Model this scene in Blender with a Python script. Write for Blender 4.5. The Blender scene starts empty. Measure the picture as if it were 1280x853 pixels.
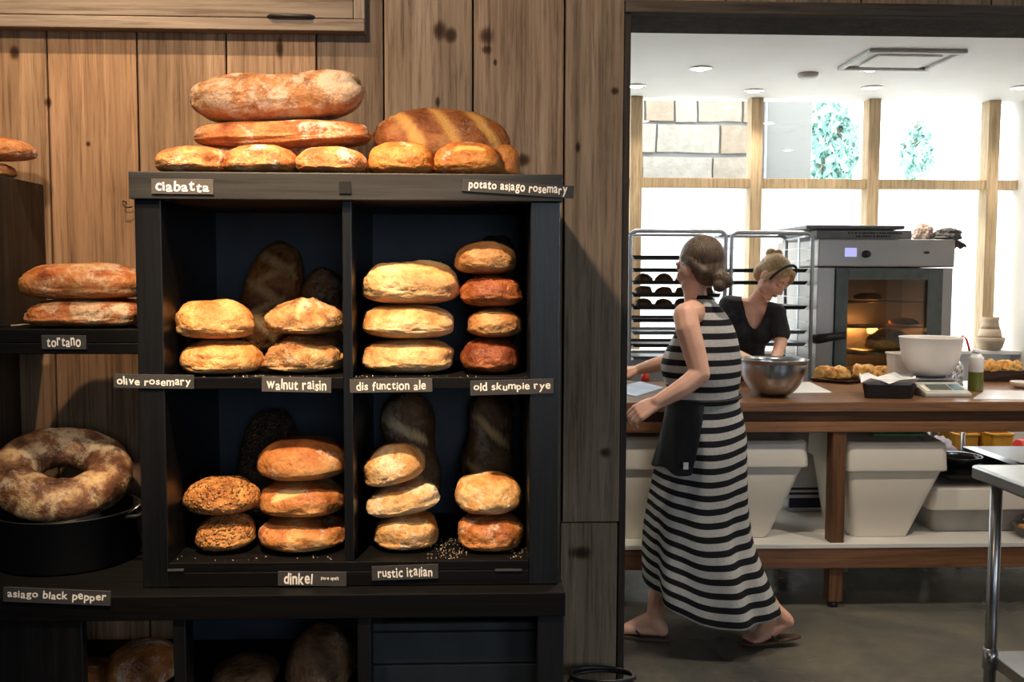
import bpy, bmesh, math, random
from mathutils import Vector, Matrix, Euler, noise

S = bpy.context.scene
COL = S.collection
PI = math.pi

# ------------------------------------------------------------------ camera, world, lights, exposure
FPX = 1200.0
CAM = Vector((0.0, 0.0, 1.52))
YAW, PITCH, ROLL = math.atan(48 / FPX), math.atan(81 / FPX), math.radians(0.2)
CM = (Matrix.Rotation(-YAW, 3, 'Z') @ Matrix.Rotation(PI / 2 - PITCH, 3, 'X') @ Matrix.Rotation(ROLL, 3, 'Z'))
cd = bpy.data.cameras.new('camera')
cd.sensor_width = 36.0
cd.lens = 36.0 * FPX / 1280.0
cd.clip_start = 0.05
cam = bpy.data.objects.new('camera', cd)
COL.objects.link(cam)
cam.matrix_world = Matrix.Translation(CAM) @ CM.to_4x4()
S.camera = cam


def at(px, py, Y):
    """the point at depth Y seen in the photograph at px, py"""
    d = CM @ Vector(((px - 640.0) / FPX, -(py - 426.5) / FPX, -1.0))
    return CAM + d * (Y / d.y)


S.view_settings.view_transform = 'Standard'
S.view_settings.look = 'None'
S.view_settings.gamma = 1.0
S.view_settings.use_curve_mapping = False
S.view_settings.exposure = 0.0
S.cycles.use_denoising = True
S.cycles.max_bounces = 10
S.cycles.diffuse_bounces = 5
S.cycles.caustics_reflective = False
S.cycles.caustics_refractive = False
S.cycles.sample_clamp_indirect = 6.0

W = bpy.data.worlds.new('sky')
S.world = W
W.use_nodes = True
wn = W.node_tree
bg = wn.nodes['Background']
bg.inputs[0].default_value = (0.93, 0.97, 1.0, 1)
bg.inputs[1].default_value = 7.0


def light(kind, name, loc, target, energy, color, **kw):
    L = bpy.data.lights.new(name, kind)
    L.energy = energy
    L.color = color
    for k, v in kw.items():
        setattr(L, k, v)
    o = bpy.data.objects.new(name, L)
    COL.objects.link(o)
    o.location = loc
    d = Vector(target) - Vector(loc)
    o.rotation_euler = d.to_track_quat('-Z', 'Y').to_euler()
    return o


WARM = (1.0, 0.71, 0.44)
# track lights under the shop ceiling, in front of the bread shelves
light('SPOT', 'track_light', (-0.40, 1.12, 2.96), (-0.27, 2.04, 1.06), 350, WARM, spot_size=math.radians(41), spot_blend=0.8, shadow_soft_size=0.018)
light('SPOT', 'track_light', (-0.80, 1.66, 3.08), (-0.95, 2.36, 1.5), 100, WARM, spot_size=math.radians(76), spot_blend=0.7, shadow_soft_size=0.02)
light('SPOT', 'track_light', (-0.75, 0.45, 3.04), (-0.40, 2.4, 2.1), 155, (1.0, 0.79, 0.58), spot_size=math.radians(76), spot_blend=1.0, shadow_soft_size=0.06)
# daylight from the shop windows, behind the camera and to the right
light('AREA', 'shop_side_daylight', (3.6, -1.6, 1.9), (0.2, 2.3, 1.4), 46, (0.78, 0.88, 1.0), shape='RECTANGLE', size=1.8, size_y=1.8)
light('AREA', 'shop_front_daylight', (0.85, -3.3, 2.0), (0.1, 2.4, 1.5), 26, (0.70, 0.84, 1.0), shape='RECTANGLE', size=1.7, size_y=1.7)
# sky light entering through the kitchen windows (portal: guides sky samples, gives no light of its own)
pl = light('AREA', 'window_portal', (2.2, 6.98, 1.86), (2.2, 0, 1.86), 1, (1, 1, 1), shape='RECTANGLE', size=4.6, size_y=1.85)
pl.data.cycles.is_portal = True

# ------------------------------------------------------------------ materials
MATS = {}


def ramp(nt, fac, stops):
    r = nt.nodes.new('ShaderNodeValToRGB')
    el = r.color_ramp.elements
    while len(el) < len(stops):
        el.new(0.5)
    for e, (p, c) in zip(el, stops):
        e.position = p
        e.color = (c[0], c[1], c[2], 1) if len(c) >= 3 else (c[0], c[0], c[0], 1)
    if fac is not None:
        nt.links.new(fac, r.inputs[0])
    return r.outputs[0]


def coords(nt, scale=(1, 1, 1), kind='Object', rnd=0.0):
    tc = nt.nodes.new('ShaderNodeTexCoord')
    out = tc.outputs[kind]
    if rnd:
        oi = nt.nodes.new('ShaderNodeObjectInfo')
        m = nt.nodes.new('ShaderNodeMath'); m.operation = 'MULTIPLY'; m.inputs[1].default_value = rnd
        nt.links.new(oi.outputs['Random'], m.inputs[0])
        a = nt.nodes.new('ShaderNodeVectorMath'); a.operation = 'ADD'
        nt.links.new(out, a.inputs[0]); nt.links.new(m.outputs[0], a.inputs[1])
        out = a.outputs[0]
    mp = nt.nodes.new('ShaderNodeMapping')
    mp.inputs['Scale'].default_value = scale
    nt.links.new(out, mp.inputs[0])
    return mp.outputs[0]


def tex_noise(nt, vec, scale, detail=4, rough=0.55, dist=0.0):
    n = nt.nodes.new('ShaderNodeTexNoise')
    n.inputs['Scale'].default_value = scale
    n.inputs['Detail'].default_value = detail
    n.inputs['Roughness'].default_value = rough
    n.inputs['Distortion'].default_value = dist
    nt.links.new(vec, n.inputs['Vector'])
    return n.outputs['Fac']


def mixc(nt, fac, a, b, blend='MIX'):
    m = nt.nodes.new('ShaderNodeMix'); m.data_type = 'RGBA'; m.blend_type = blend
    for sock, v in ((m.inputs[0], fac), (m.inputs[6], a), (m.inputs[7], b)):
        if isinstance(v, (int, float)):
            sock.default_value = v
        elif isinstance(v, tuple):
            sock.default_value = (v[0], v[1], v[2], 1)
        else:
            nt.links.new(v, sock)
    return m.outputs[2]


def mathn(nt, op, a, b=None, clamp=False):
    m = nt.nodes.new('ShaderNodeMath'); m.operation = op; m.use_clamp = clamp
    for i, v in enumerate((a, b)):
        if v is None:
            continue
        if isinstance(v, (int, float)):
            m.inputs[i].default_value = v
        else:
            nt.links.new(v, m.inputs[i])
    return m.outputs[0]


def attr(nt, name):
    a = nt.nodes.new('ShaderNodeAttribute')
    a.attribute_name = name
    return a


def bump(nt, height, strength, dist, bsdf):
    b = nt.nodes.new('ShaderNodeBump')
    b.inputs['Strength'].default_value = strength
    b.inputs['Distance'].default_value = dist
    nt.links.new(height, b.inputs['Height'])
    nt.links.new(b.outputs[0], bsdf.inputs['Normal'])


def new_mat(name):
    m = bpy.data.materials.new(name)
    m.use_nodes = True
    return m, m.node_tree, m.node_tree.nodes['Principled BSDF']


def plain(name, c, rough=0.6, metal=0.0, var=0.12, scale=18.0, bmp=0.0, spec=0.5):
    """a surface of one colour with slight mottling"""
    if name in MATS:
        return MATS[name]
    m, nt, b = new_mat(name)
    v = coords(nt)
    f = tex_noise(nt, v, scale, 5)
    lo = tuple(x * (1 - var) for x in c)
    hi = tuple(min(1, x * (1 + var)) for x in c)
    nt.links.new(ramp(nt, f, [(0.3, lo), (0.7, hi)]), b.inputs['Base Color'])
    b.inputs['Roughness'].default_value = rough
    b.inputs['Metallic'].default_value = metal
    b.inputs['Specular IOR Level'].default_value = spec
    if bmp:
        bump(nt, f, bmp, 0.01, b)
    MATS[name] = m
    return m


def wood(name, c0, c1, c2, axis=2, grain=1.0, rough=0.75, knots=None, plank=False, spec=0.25, bmp=0.22):
    """long-grained wood; axis is the direction of the grain"""
    if name in MATS:
        return MATS[name]
    m, nt, b = new_mat(name)
    sc = [34.0 * grain] * 3
    sc[axis] = 1.3 * grain
    v = coords(nt, tuple(sc))
    if plank:
        pa = attr(nt, 'plank')
        add = nt.nodes.new('ShaderNodeVectorMath'); add.operation = 'ADD'
        mul = nt.nodes.new('ShaderNodeVectorMath'); mul.operation = 'SCALE'
        mul.inputs['Scale'].default_value = 37.0
        nt.links.new(pa.outputs['Color'], mul.inputs[0])
        nt.links.new(v, add.inputs[0]); nt.links.new(mul.outputs[0], add.inputs[1])
        v = add.outputs[0]
    g1 = tex_noise(nt, v, 0.8, 8, 0.68, 1.1)
    g2 = tex_noise(nt, v, 3.4, 4, 0.7, 0.3)
    sc2 = [6.0] * 3
    sc2[axis] = 1.6
    g3 = tex_noise(nt, coords(nt, tuple(sc2)), 1.0, 3, 0.5, 0.4)
    col = ramp(nt, g1, [(0.28, c0), (0.5, c1), (0.72, c2)])
    fine = ramp(nt, g2, [(0.33, (0.42, 0.38, 0.35)), (0.52, (1, 1, 1))])
    col = mixc(nt, 0.75, col, fine, 'MULTIPLY')
    blot = ramp(nt, g3, [(0.3, (0.62, 0.6, 0.58)), (0.65, (1.12, 1.1, 1.08))])
    col = mixc(nt, 0.7, col, blot, 'MULTIPLY')
    if plank:
        tint = attr(nt, 'tint')
        col = mixc(nt, 1.0, col, tint.outputs['Color'], 'MULTIPLY')
    for (kp, ks) in (knots or []):
        tc = nt.nodes.new('ShaderNodeTexCoord')
        d = nt.nodes.new('ShaderNodeVectorMath'); d.operation = 'SUBTRACT'
        nt.links.new(tc.outputs['Object'], d.inputs[0]); d.inputs[1].default_value = kp
        s = nt.nodes.new('ShaderNodeVectorMath'); s.operation = 'MULTIPLY'
        nt.links.new(d.outputs[0], s.inputs[0]); s.inputs[1].default_value = (1 / ks[0], 0.0, 1 / ks[1])
        ln = nt.nodes.new('ShaderNodeVectorMath'); ln.operation = 'LENGTH'
        nt.links.new(s.outputs[0], ln.inputs[0])
        f = mathn(nt, 'ADD', ln.outputs['Value'], mathn(nt, 'MULTIPLY', mathn(nt, 'SUBTRACT', g1, 0.5), 1.6))
        k = ramp(nt, f, [(0.25, (0.16, 0.12, 0.1)), (0.6, (0.42, 0.36, 0.32)), (0.72, (0.75, 0.7, 0.66)), (1.0, (1, 1, 1))])
        col = mixc(nt, 1.0, col, k, 'MULTIPLY')
    nt.links.new(col, b.inputs['Base Color'])
    b.inputs['Roughness'].default_value = rough
    b.inputs['Specular IOR Level'].default_value = spec
    bump(nt, mathn(nt, 'ADD', g1, g2), bmp, 0.004, b)
    MATS[name] = m
    return m


def crust(name, dark, mid, light_, score=(0.75, 0.5, 0.22), flour=0.0, fl_col=(0.80, 0.72, 0.60), seeds=0.0, scale=22.0, bmp=0.85, rough=0.5):
    if name in MATS:
        return MATS[name]
    m, nt, b = new_mat(name)
    v = coords(nt, rnd=9.0)
    n1 = tex_noise(nt, v, scale, 5, 0.6, 0.4)
    n2 = tex_noise(nt, v, scale * 6, 4, 0.65)
    col = ramp(nt, n1, [(0.34, dark), (0.5, mid), (0.64, light_)])
    sp = ramp(nt, n2, [(0.30, (0.42, 0.30, 0.24)), (0.5, (1, 1, 1))])
    col = mixc(nt, 0.55, col, sp, 'MULTIPLY')
    pale = attr(nt, 'pale')
    col = mixc(nt, mathn(nt, 'MULTIPLY', pale.outputs['Fac'], 0.75), col, light_)
    sa = attr(nt, 'score')
    col = mixc(nt, sa.outputs['Fac'], col, score)
    h = mathn(nt, 'ADD', mathn(nt, 'MULTIPLY', n1, 0.6), n2)
    if flour > 0:
        n3 = tex_noise(nt, v, scale * 0.9, 6, 0.72, 0.9)
        n4 = tex_noise(nt, v, scale * 9, 3, 0.7)
        n5 = tex_noise(nt, v, scale * 0.75, 3, 0.5, 0.9)
        f = mathn(nt, 'ADD', mathn(nt, 'ADD', n5, mathn(nt, 'MULTIPLY', mathn(nt, 'SUBTRACT', n3, 0.5), 0.9)), mathn(nt, 'MULTIPLY', mathn(nt, 'SUBTRACT', n4, 0.5), 0.45))
        t = 0.68 - 0.30 * flour
        fl = ramp(nt, f, [(t, (0, 0, 0)), (t + 0.2, (0.8, 0.8, 0.8))])
        col = mixc(nt, fl, col, fl_col)
    if seeds > 0:
        vo = nt.nodes.new('ShaderNodeTexVoronoi')
        vo.inputs['Scale'].default_value = 125
        nt.links.new(v, vo.inputs['Vector'])
        sd = ramp(nt, vo.outputs['Distance'], [(0.25, (1, 1, 1)), (0.5, (0, 0, 0))])
        pick = nt.nodes.new('ShaderNodeSeparateColor')
        nt.links.new(vo.outputs['Color'], pick.inputs[0])
        sc_ = ramp(nt, pick.outputs[0], [(0.0, (0.07, 0.04, 0.02)), (0.25, (0.12, 0.06, 0.025)), (0.3, (0.52, 0.28, 0.10)), (1.0, (0.66, 0.42, 0.17))])
        col = mixc(nt, mathn(nt, 'MULTIPLY', sd, seeds), col, sc_)
        h = mathn(nt, 'ADD', h, mathn(nt, 'MULTIPLY', sd, 1.2))
    nt.links.new(col, b.inputs['Base Color'])
    b.inputs['Roughness'].default_value = rough
    b.inputs['Specular IOR Level'].default_value = 0.35
    bump(nt, h, bmp, 0.006, b)
    MATS[name] = m
    return m


def emit(name, c, s):
    if name in MATS:
        return MATS[name]
    m, nt, b = new_mat(name)
    b.inputs['Base Color'].default_value = (0.02, 0.02, 0.02, 1)
    b.inputs['Emission Color'].default_value = (*c, 1)
    b.inputs['Emission Strength'].default_value = s
    MATS[name] = m
    return m


def glass(name, tint=(1, 1, 1), gloss=0.06):
    """thin pane: mostly clear, a faint mirror"""
    if name in MATS:
        return MATS[name]
    m = bpy.data.materials.new(name)
    m.use_nodes = True
    nt = m.node_tree
    nt.nodes.clear()
    o = nt.nodes.new('ShaderNodeOutputMaterial')
    t = nt.nodes.new('ShaderNodeBsdfTransparent'); t.inputs[0].default_value = (*tint, 1)
    g = nt.nodes.new('ShaderNodeBsdfGlossy'); g.inputs['Roughness'].default_value = 0.02
    mx = nt.nodes.new('ShaderNodeMixShader'); mx.inputs[0].default_value = gloss
    nt.links.new(t.outputs[0], mx.inputs[1]); nt.links.new(g.outputs[0], mx.inputs[2]); nt.links.new(mx.outputs[0], o.inputs[0])
    MATS[name] = m
    return m


# ------------------------------------------------------------------ mesh helpers
def box(bm, x0, x1, y0, y1, z0, z1, M=None):
    vs = [bm.verts.new(p) for p in ((x0, y0, z0), (x1, y0, z0), (x1, y1, z0), (x0, y1, z0), (x0, y0, z1), (x1, y0, z1), (x1, y1, z1), (x0, y1, z1))]
    fs = []
    for f in ((0, 3, 2, 1), (4, 5, 6, 7), (0, 1, 5, 4), (1, 2, 6, 5), (2, 3, 7, 6), (3, 0, 4, 7)):
        fs.append(bm.faces.new([vs[i] for i in f]))
    if M is not None:
        bmesh.ops.transform(bm, matrix=M, verts=vs)
    return vs, fs


def loft(bm, rings, cap=True):
    """rings: equal-length lists of points"""
    vr = [[bm.verts.new(p) for p in r] for r in rings]
    n = len(vr[0])
    for a, b in zip(vr, vr[1:]):
        for i in range(n):
            bm.faces.new((a[i], a[(i + 1) % n], b[(i + 1) % n], b[i]))
    if cap:
        bm.faces.new(list(reversed(vr[0])))
        bm.faces.new(vr[-1])
    return vr


def lathe(bm, prof, n=40, c=(0, 0, 0), sx=1.0, sy=1.0):
    """prof: (radius, z) from bottom outside; both ends closed when radius is 0"""
    rings = []
    for (r, z) in prof:
        r = max(r, 1e-4)
        rings.append([Vector((c[0] + sx * r * math.cos(2 * PI * i / n), c[1] + sy * r * math.sin(2 * PI * i / n), c[2] + z)) for i in range(n)])
    return loft(bm, rings)


def tube(bm, pts, r, n=10, cap=True, closed=False):
    pts = [Vector(p) for p in pts]
    rs = r if isinstance(r, (list, tuple)) else [r] * len(pts)
    rings = []
    up = None
    L = len(pts)
    for i, p in enumerate(pts):
        if closed:
            t = (pts[(i + 1) % L] - pts[i - 1]).normalized()
        else:
            t = (pts[min(i + 1, L - 1)] - pts[max(i - 1, 0)]).normalized()
        if up is None:
            a = Vector((0, 0, 1)) if abs(t.z) < 0.9 else Vector((1, 0, 0))
            up = (a - t * a.dot(t)).normalized()
        else:
            up = (up - t * up.dot(t)).normalized()
        s = t.cross(up)
        rings.append([p + (up * math.cos(2 * PI * k / n) + s * math.sin(2 * PI * k / n)) * rs[i] for k in range(n)])
    if closed:
        vr = [[bm.verts.new(p) for p in q] for q in rings]
        for j in range(L):
            a, b = vr[j], vr[(j + 1) % L]
            for i in range(n):
                bm.faces.new((a[i], a[(i + 1) % n], b[(i + 1) % n], b[i]))
        return vr
    return loft(bm, rings, cap)


def rrect(x0, x1, y0, y1, z, r, n=5):
    """rounded rectangle ring"""
    out = []
    for (cx, cy, a0) in ((x1 - r, y1 - r, 0), (x0 + r, y1 - r, 90), (x0 + r, y0 + r, 180), (x1 - r, y0 + r, 270)):
        for k in range(n + 1):
            a = math.radians(a0 + 90 * k / n)
            out.append(Vector((cx + r * math.cos(a), cy + r * math.sin(a), z)))
    return out


def obj(name, bm, m=None, parent=None, smooth=False, bevel=0.0, loc=None):
    me = bpy.data.meshes.new(name)
    bmesh.ops.recalc_face_normals(bm, faces=bm.faces)
    bm.to_mesh(me)
    bm.free()
    if m is not None:
        for mm in (m if isinstance(m, (list, tuple)) else [m]):
            me.materials.append(mm)
    if smooth:
        for p in me.polygons:
            p.use_smooth = True
    o = bpy.data.objects.new(name, me)
    COL.objects.link(o)
    if parent is not None:
        o.parent = parent
        o.matrix_parent_inverse = Matrix.Translation(-parent.location) if parent.type == 'EMPTY' and parent.parent is None else Matrix.Identity(4)
    if loc is not None:
        o.location = loc
    if bevel:
        bv = o.modifiers.new('bevel', 'BEVEL')
        bv.width = bevel; bv.segments = 2; bv.limit_method = 'ANGLE'; bv.angle_limit = math.radians(40)
    return o


def tag(o, label, cat, group=None):
    o['label'] = label
    o['category'] = cat
    if group:
        o['group'] = group
    return o


def thing(name, label, cat, loc, group=None):
    o = bpy.data.objects.new(name, None)
    o.empty_display_size = 0.05
    COL.objects.link(o)
    o.location = loc
    return tag(o, label, cat, group)


def struct(o):
    o['kind'] = 'structure'
    return o


def NB():
    return bmesh.new()

# ------------------------------------------------------------------ the setting: shop wall, kitchen shell
WY = 2.40            # front of the plank wall
ZC = 2.82            # kitchen ceiling
BY = 7.0             # window wall
random.seed(4)


def wx(px, Y=WY, py=345):
    return at(px, py, Y).x


def zz(py, Y, px=592):
    return at(px, py, Y).z


DOOR_X = wx(781)
DOOR_Z = zz(12, WY, 1000)

knots = [(at(548, 38, WY), (0.022, 0.03)), (at(564, 44, WY), (0.02, 0.022)), (at(607, 45, WY), (0.024, 0.03)), (at(608, 62, WY), (0.018, 0.015)),
         (at(547, 128, WY), (0.008, 0.018)), (at(619, 78, WY), (0.006, 0.01)), (at(768, 115, WY), (0.012, 0.012)), (at(722, 185, WY), (0.007, 0.014)),
         (at(18, 66, WY), (0.014, 0.02)), (at(60, 128, WY), (0.012, 0.016)), (at(349, 60, WY), (0.012, 0.03)), (at(110, 180, WY), (0.008, 0.008)),
         (at(755, 565, WY), (0.02, 0.02)), (at(725, 690, WY), (0.035, 0.022)), (at(655, 200, WY), (0.02, 0.02))]
knots = [(tuple(k), s) for k, s in knots]
M_wall = wood('weathered_planks', (0.18, 0.122, 0.080), (0.345, 0.24, 0.160), (0.47, 0.345, 0.245), 2, 1.0, 0.8, knots, plank=True)

bm = NB()
pl_l = bm.verts.layers.float_color.new('plank')
ti_l = bm.verts.layers.float_color.new('tint')


def plank(x0, x1, z0, z1, y0, y1, tint):
    vs, _ = box(bm, x0, x1, y0, y1, z0, z1)
    s = random.random()
    for v in vs:
        v[pl_l] = (s, random.random() * 0.001, 1 - s, 1)
        v[ti_l] = (*tint, 1)


edges = [-420, -300, -175, -50, 66, 177, 287, 398, 481, 591, 704]
tints = [(1, 1, 1), (.95, .9, .85), (1, .95, .9), (1.0, .90, .76), (1.15, 1.0, .84), (1.0, .94, .85), (1.05, .98, .9), (.60, .62, .64), (.80, .84, .87), (.95, .96, .98)]
for i in range(len(edges) - 1):
    a, b_ = wx(edges[i]), wx(edges[i + 1])
    plank(a + 0.0022, b_ - 0.0022, 0.0, 3.15, WY + random.uniform(0, 0.003), WY + 0.03, tints[i])
# casing boards beside the doorway
ca, cb = wx(705), wx(776)
plank(ca, cb, zz(652, WY), 3.15, WY - 0.012, WY + 0.03, (.84, .88, .9))
plank(ca - 0.004, cb - 0.003, 0.0, zz(652, WY) - 0.004, WY - 0.010, WY + 0.03, (.78, .83, .82))
# boards over the doorway
e2 = [776, 902, 1068, 1228, 1400, 1600]
t2 = [(1, .85, .66), (.8, .8, .8), (1, .9, .8), (.95, .85, .75), (.9, .85, .8)]
for i in range(5):
    plank(wx(e2[i]) + 0.002, wx(e2[i + 1]) - 0.002, DOOR_Z + 0.012, 3.15, WY + 0.004, WY + 0.03, t2[i])
plank(cb, wx(1600), DOOR_Z, DOOR_Z + 0.012, WY + 0.02, WY + 0.03, (.5, .5, .5))
wl = obj('wall_shop', bm, M_wall, bevel=0.0015)
struct(wl)
# core of the wall behind the planks
M_dk = plain('wall_core', (0.03, 0.026, 0.023), 0.9)
bm = NB()
box(bm, -3.2, cb, WY + 0.03, WY + 0.2, 0, 3.15)
box(bm, cb, 4.1, WY + 0.03, WY + 0.2, DOOR_Z - 0.005, 3.15)
struct(obj('wall_divider', bm, M_dk))
# jamb strip and header rail of the doorway
M_jamb = wood('dark_jamb_wood', (0.03, 0.024, 0.019), (0.06, 0.048, 0.038), (0.10, 0.08, 0.062), 2, 1.0, 0.8)
M_rail = wood('header_wood', (0.06, 0.045, 0.034), (0.11, 0.085, 0.062), (0.17, 0.13, 0.095), 0, 1.0, 0.8)
bm = NB(); box(bm, cb + 0.001, wx(785), WY - 0.006, WY + 0.19, 0, DOOR_Z)
struct(obj('trim_1', bm, M_jamb, bevel=0.002))
bm = NB(); box(bm, wx(777), 4.1, WY - 0.016, WY + 0.02, DOOR_Z - 0.016, DOOR_Z + 0.014)
struct(obj('trim_2', bm, M_rail, bevel=0.002))
bm = NB(); box(bm, wx(785), 4.1, WY + 0.02, WY + 0.2, DOOR_Z - 0.012, DOOR_Z - 0.005)
struct(obj('trim_3', bm, M_jamb))


# floor: ground concrete
def floor_mat():
    m, nt, b = new_mat('polished_concrete')
    v = coords(nt)
    n1 = tex_noise(nt, v, 1.3, 6, 0.6, 0.8)
    n2 = tex_noise(nt, v, 14, 6, 0.65)
    n3 = tex_noise(nt, v, 0.8, 3, 0.5, 1.5)
    c = ramp(nt, n1, [(0.32, (0.06, 0.062, 0.057)), (0.5, (0.11, 0.104, 0.086)), (0.66, (0.18, 0.162, 0.12))])
    c = mixc(nt, 0.5, c, ramp(nt, n2, [(0.3, (0.65, 0.65, 0.65)), (0.6, (1.05, 1.05, 1.05))]), 'MULTIPLY')
    nt.links.new(c, b.inputs['Base Color'])
    nt.links.new(ramp(nt, n3, [(0.35, (0.13,) * 3), (0.65, (0.38,) * 3)]), b.inputs['Roughness'])
    b.inputs['Specular IOR Level'].default_value = 0.35
    return m


bm = NB(); box(bm, -3.3, 4.15, -3.6, BY + 0.15, -0.1, 0)
struct(obj('floor', bm, floor_mat()))

M_white = plain('white_paint', (0.80, 0.79, 0.77), 0.7, var=0.03, scale=3)
M_shopw = plain('shop_paint', (0.20, 0.17, 0.145), 0.8, var=0.05, scale=3)
bm = NB(); box(bm, -1.3, 4.15, WY + 0.2, BY + 0.15, ZC, ZC + 0.1)
struct(obj('ceiling', bm, M_white))
bm = NB(); box(bm, -3.3, 4.15, -3.6, WY + 0.2, 3.15, 3.25)
struct(obj('ceiling_shop', bm, M_shopw))
bm = NB(); box(bm, -3.3, -3.2, -3.6, WY + 0.03, 0, 3.15)
struct(obj('wall_left', bm, M_shopw))
bm = NB(); box(bm, 4.05, 4.15, -3.6, WY + 0.2, 0, 3.15)
struct(obj('wall_shop_right', bm, M_shopw))
bm = NB(); box(bm, -3.3, 4.15, -3.7, -3.6, 0, 3.25)
struct(obj('wall_front', bm, M_shopw))
RX = wx(1268, BY)
bm = NB(); box(bm, RX, RX + 0.12, WY + 0.2, BY + 0.15, 0, ZC)
struct(obj('wall_right', bm, M_white))
bm = NB(); box(bm, -1.3, -1.2, WY + 0.2, BY + 0.15, 0, ZC)
struct(obj('wall_kitchen_left', bm, M_white))

# window wall: low wall, sill, timber grid, panes
SILL = zz(437, BY, 1230)
TRAN = zz(229, BY, 940)
M_tim = wood('pale_timber', (0.50, 0.37, 0.22), (0.58, 0.44, 0.28), (0.65, 0.51, 0.34), 2, 0.8, 0.6, bmp=0.05)
bm = NB()
box(bm, -1.2, RX, BY, BY + 0.15, 0, SILL - 0.03)
struct(obj('wall_window', bm, M_white))
bm = NB(); box(bm, -1.2, RX, BY - 0.13, BY + 0.15, SILL - 0.03, SILL)
struct(obj('trim_4', bm, M_white, bevel=0.006))
mull = [wx(p, BY) for p in (200, 350, 497, 645, 793, 942, 1087, 1235)]
pw = 0.044
M_pane = glass('window_glass', (0.97, 0.99, 0.99), 0.05)
for i, x in enumerate(mull):
    bm = NB(); box(bm, x - pw, x + pw, BY - 0.02, BY + 0.10, SILL, ZC)
    struct(obj('trim_%d' % (5 + i), bm, M_tim, bevel=0.004))
spans = [(-1.2, mull[0] - pw)] + [(mull[i] + pw, mull[i + 1] - pw) for i in range(7)] + [(mull[7] + pw, RX)]
for i, (a, b_) in enumerate(spans):
    bm = NB()
    box(bm, a, b_, BY, BY + 0.08, TRAN - 0.035, TRAN + 0.035)
    w_ = struct(obj('window_%d' % (i + 1), bm, M_tim, bevel=0.003))
    for (z0, z1) in ((SILL, TRAN - 0.035), (TRAN + 0.035, ZC)):
        bm = NB(); box(bm, a, b_, BY + 0.04, BY + 0.046, z0, z1)
        obj('pane', bm, M_pane, w_)

# outdoors, seen through the panes
M_ren = plain('pale_render', (0.86, 0.86, 0.84), 0.9, var=0.03)
M_pave = plain('pale_paving', (0.62, 0.61, 0.59), 0.9, var=0.05)
bm = NB(); box(bm, -12, 20, BY + 0.15, 30, -0.12, -0.02)
struct(obj('ground_outside', bm, M_pave))
YW = 9.2
bm = NB(); box(bm, -6, 14, YW, YW + 0.15, -0.02, zz(231, YW))  # added white wall that makes the lower panes look blown out
struct(obj('wall_white_backdrop', bm, M_ren, bevel=0.01))


def stone_mat():
    m, nt, b = new_mat('rough_stone')
    v = coords(nt)
    st = attr(nt, 'tint')
    n = tex_noise(nt, v, 9, 6, 0.7)
    c = mixc(nt, 0.8, st.outputs['Color'], ramp(nt, n, [(0.3, (0.7, 0.68, 0.66)), (0.65, (1.1, 1.1, 1.1))]), 'MULTIPLY')
    nt.links.new(c, b.inputs['Base Color'])
    b.inputs['Roughness'].default_value = 0.9
    bump(nt, n, 0.6, 0.03, b)
    return m


YS = 9.6
house = thing('stone_house', 'sunlit house wall of tan stone blocks outside the leftmost upper pane', 'building', (wx(870, YS), YS + 0.3, 0))
bm = NB()
box(bm, wx(640, YS), wx(951, YS), YS + 0.03, YS + 0.5, -0.02, zz(60, YS))
obj('mortar_core', bm, plain('mortar', (0.2, 0.2, 0.195), 0.9), house)
bm = NB()
tl = bm.verts.layers.float_color.new('tint')
rows = [(60, 120, [640, 720, 800, 860, 951]), (121, 151, [640, 700, 760, 803, 840, 868, 924, 951]), (153, 190, [640, 705, 770, 818, 897, 951]),
        (193, 225, [640, 715, 800, 888, 951]), (227, 262, [640, 700, 790, 850, 951]), (264, 300, [640, 730, 800, 900, 951])]
for (y0, y1, xs) in rows:
    for a, b_ in zip(xs, xs[1:]):
        c = random.choice([(0.26, 0.205, 0.15), (0.28, 0.24, 0.19), (0.25, 0.20, 0.148), (0.29, 0.265, 0.225)])
        j = random.uniform(-1, 1)
        vs, _ = box(bm, wx(a + 1.2, YS), wx(b_ - 1.2, YS), YS - random.uniform(0, 0.03), YS + 0.06, zz(y1 + j, YS) + 0.008, zz(y0 + j, YS) - 0.008)
        for v in vs:
            v[tl] = (*c, 1)
bmesh.ops.subdivide_edges(bm, edges=bm.edges, cuts=2, use_grid_fill=True)
for v in bm.verts:
    v.co += Vector((noise.noise(v.co * 6), noise.noise(v.co * 6 + Vector((5, 0, 0))), noise.noise(v.co * 6 + Vector((0, 9, 0))))) * 0.012
obj('stone_facing', bm, stone_mat(), house, bevel=0.006)
panel = thing('rendered_wall', 'plain pale grey rendered wall outside beside the stone house', 'building', (wx(983, YS + .2), YS + 0.4, 0))
bm = NB(); box(bm, wx(952, YS + .1), wx(1011, YS + .1), YS + 0.1, YS + 0.7, -0.02, zz(50, YS))
obj('wall_face', bm, plain('grey_render', (0.18, 0.178, 0.165), 0.9, var=0.04), panel, bevel=0.01)
bm = NB(); tube(bm, [(wx(955, YS), YS + 0.06, 0), (wx(955, YS), YS + 0.06, zz(55, YS))], 0.02, 8)
obj('drainpipe', bm, plain('grey_pipe', (0.25, 0.26, 0.28), 0.6), panel, smooth=True)

M_leaf = plain('sunlit_leaves', (0.34, 0.56, 0.50), 0.7, var=0.4, scale=6)
M_bark = plain('tree_bark', (0.25, 0.2, 0.15), 0.9, var=0.3, bmp=0.5)


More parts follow.
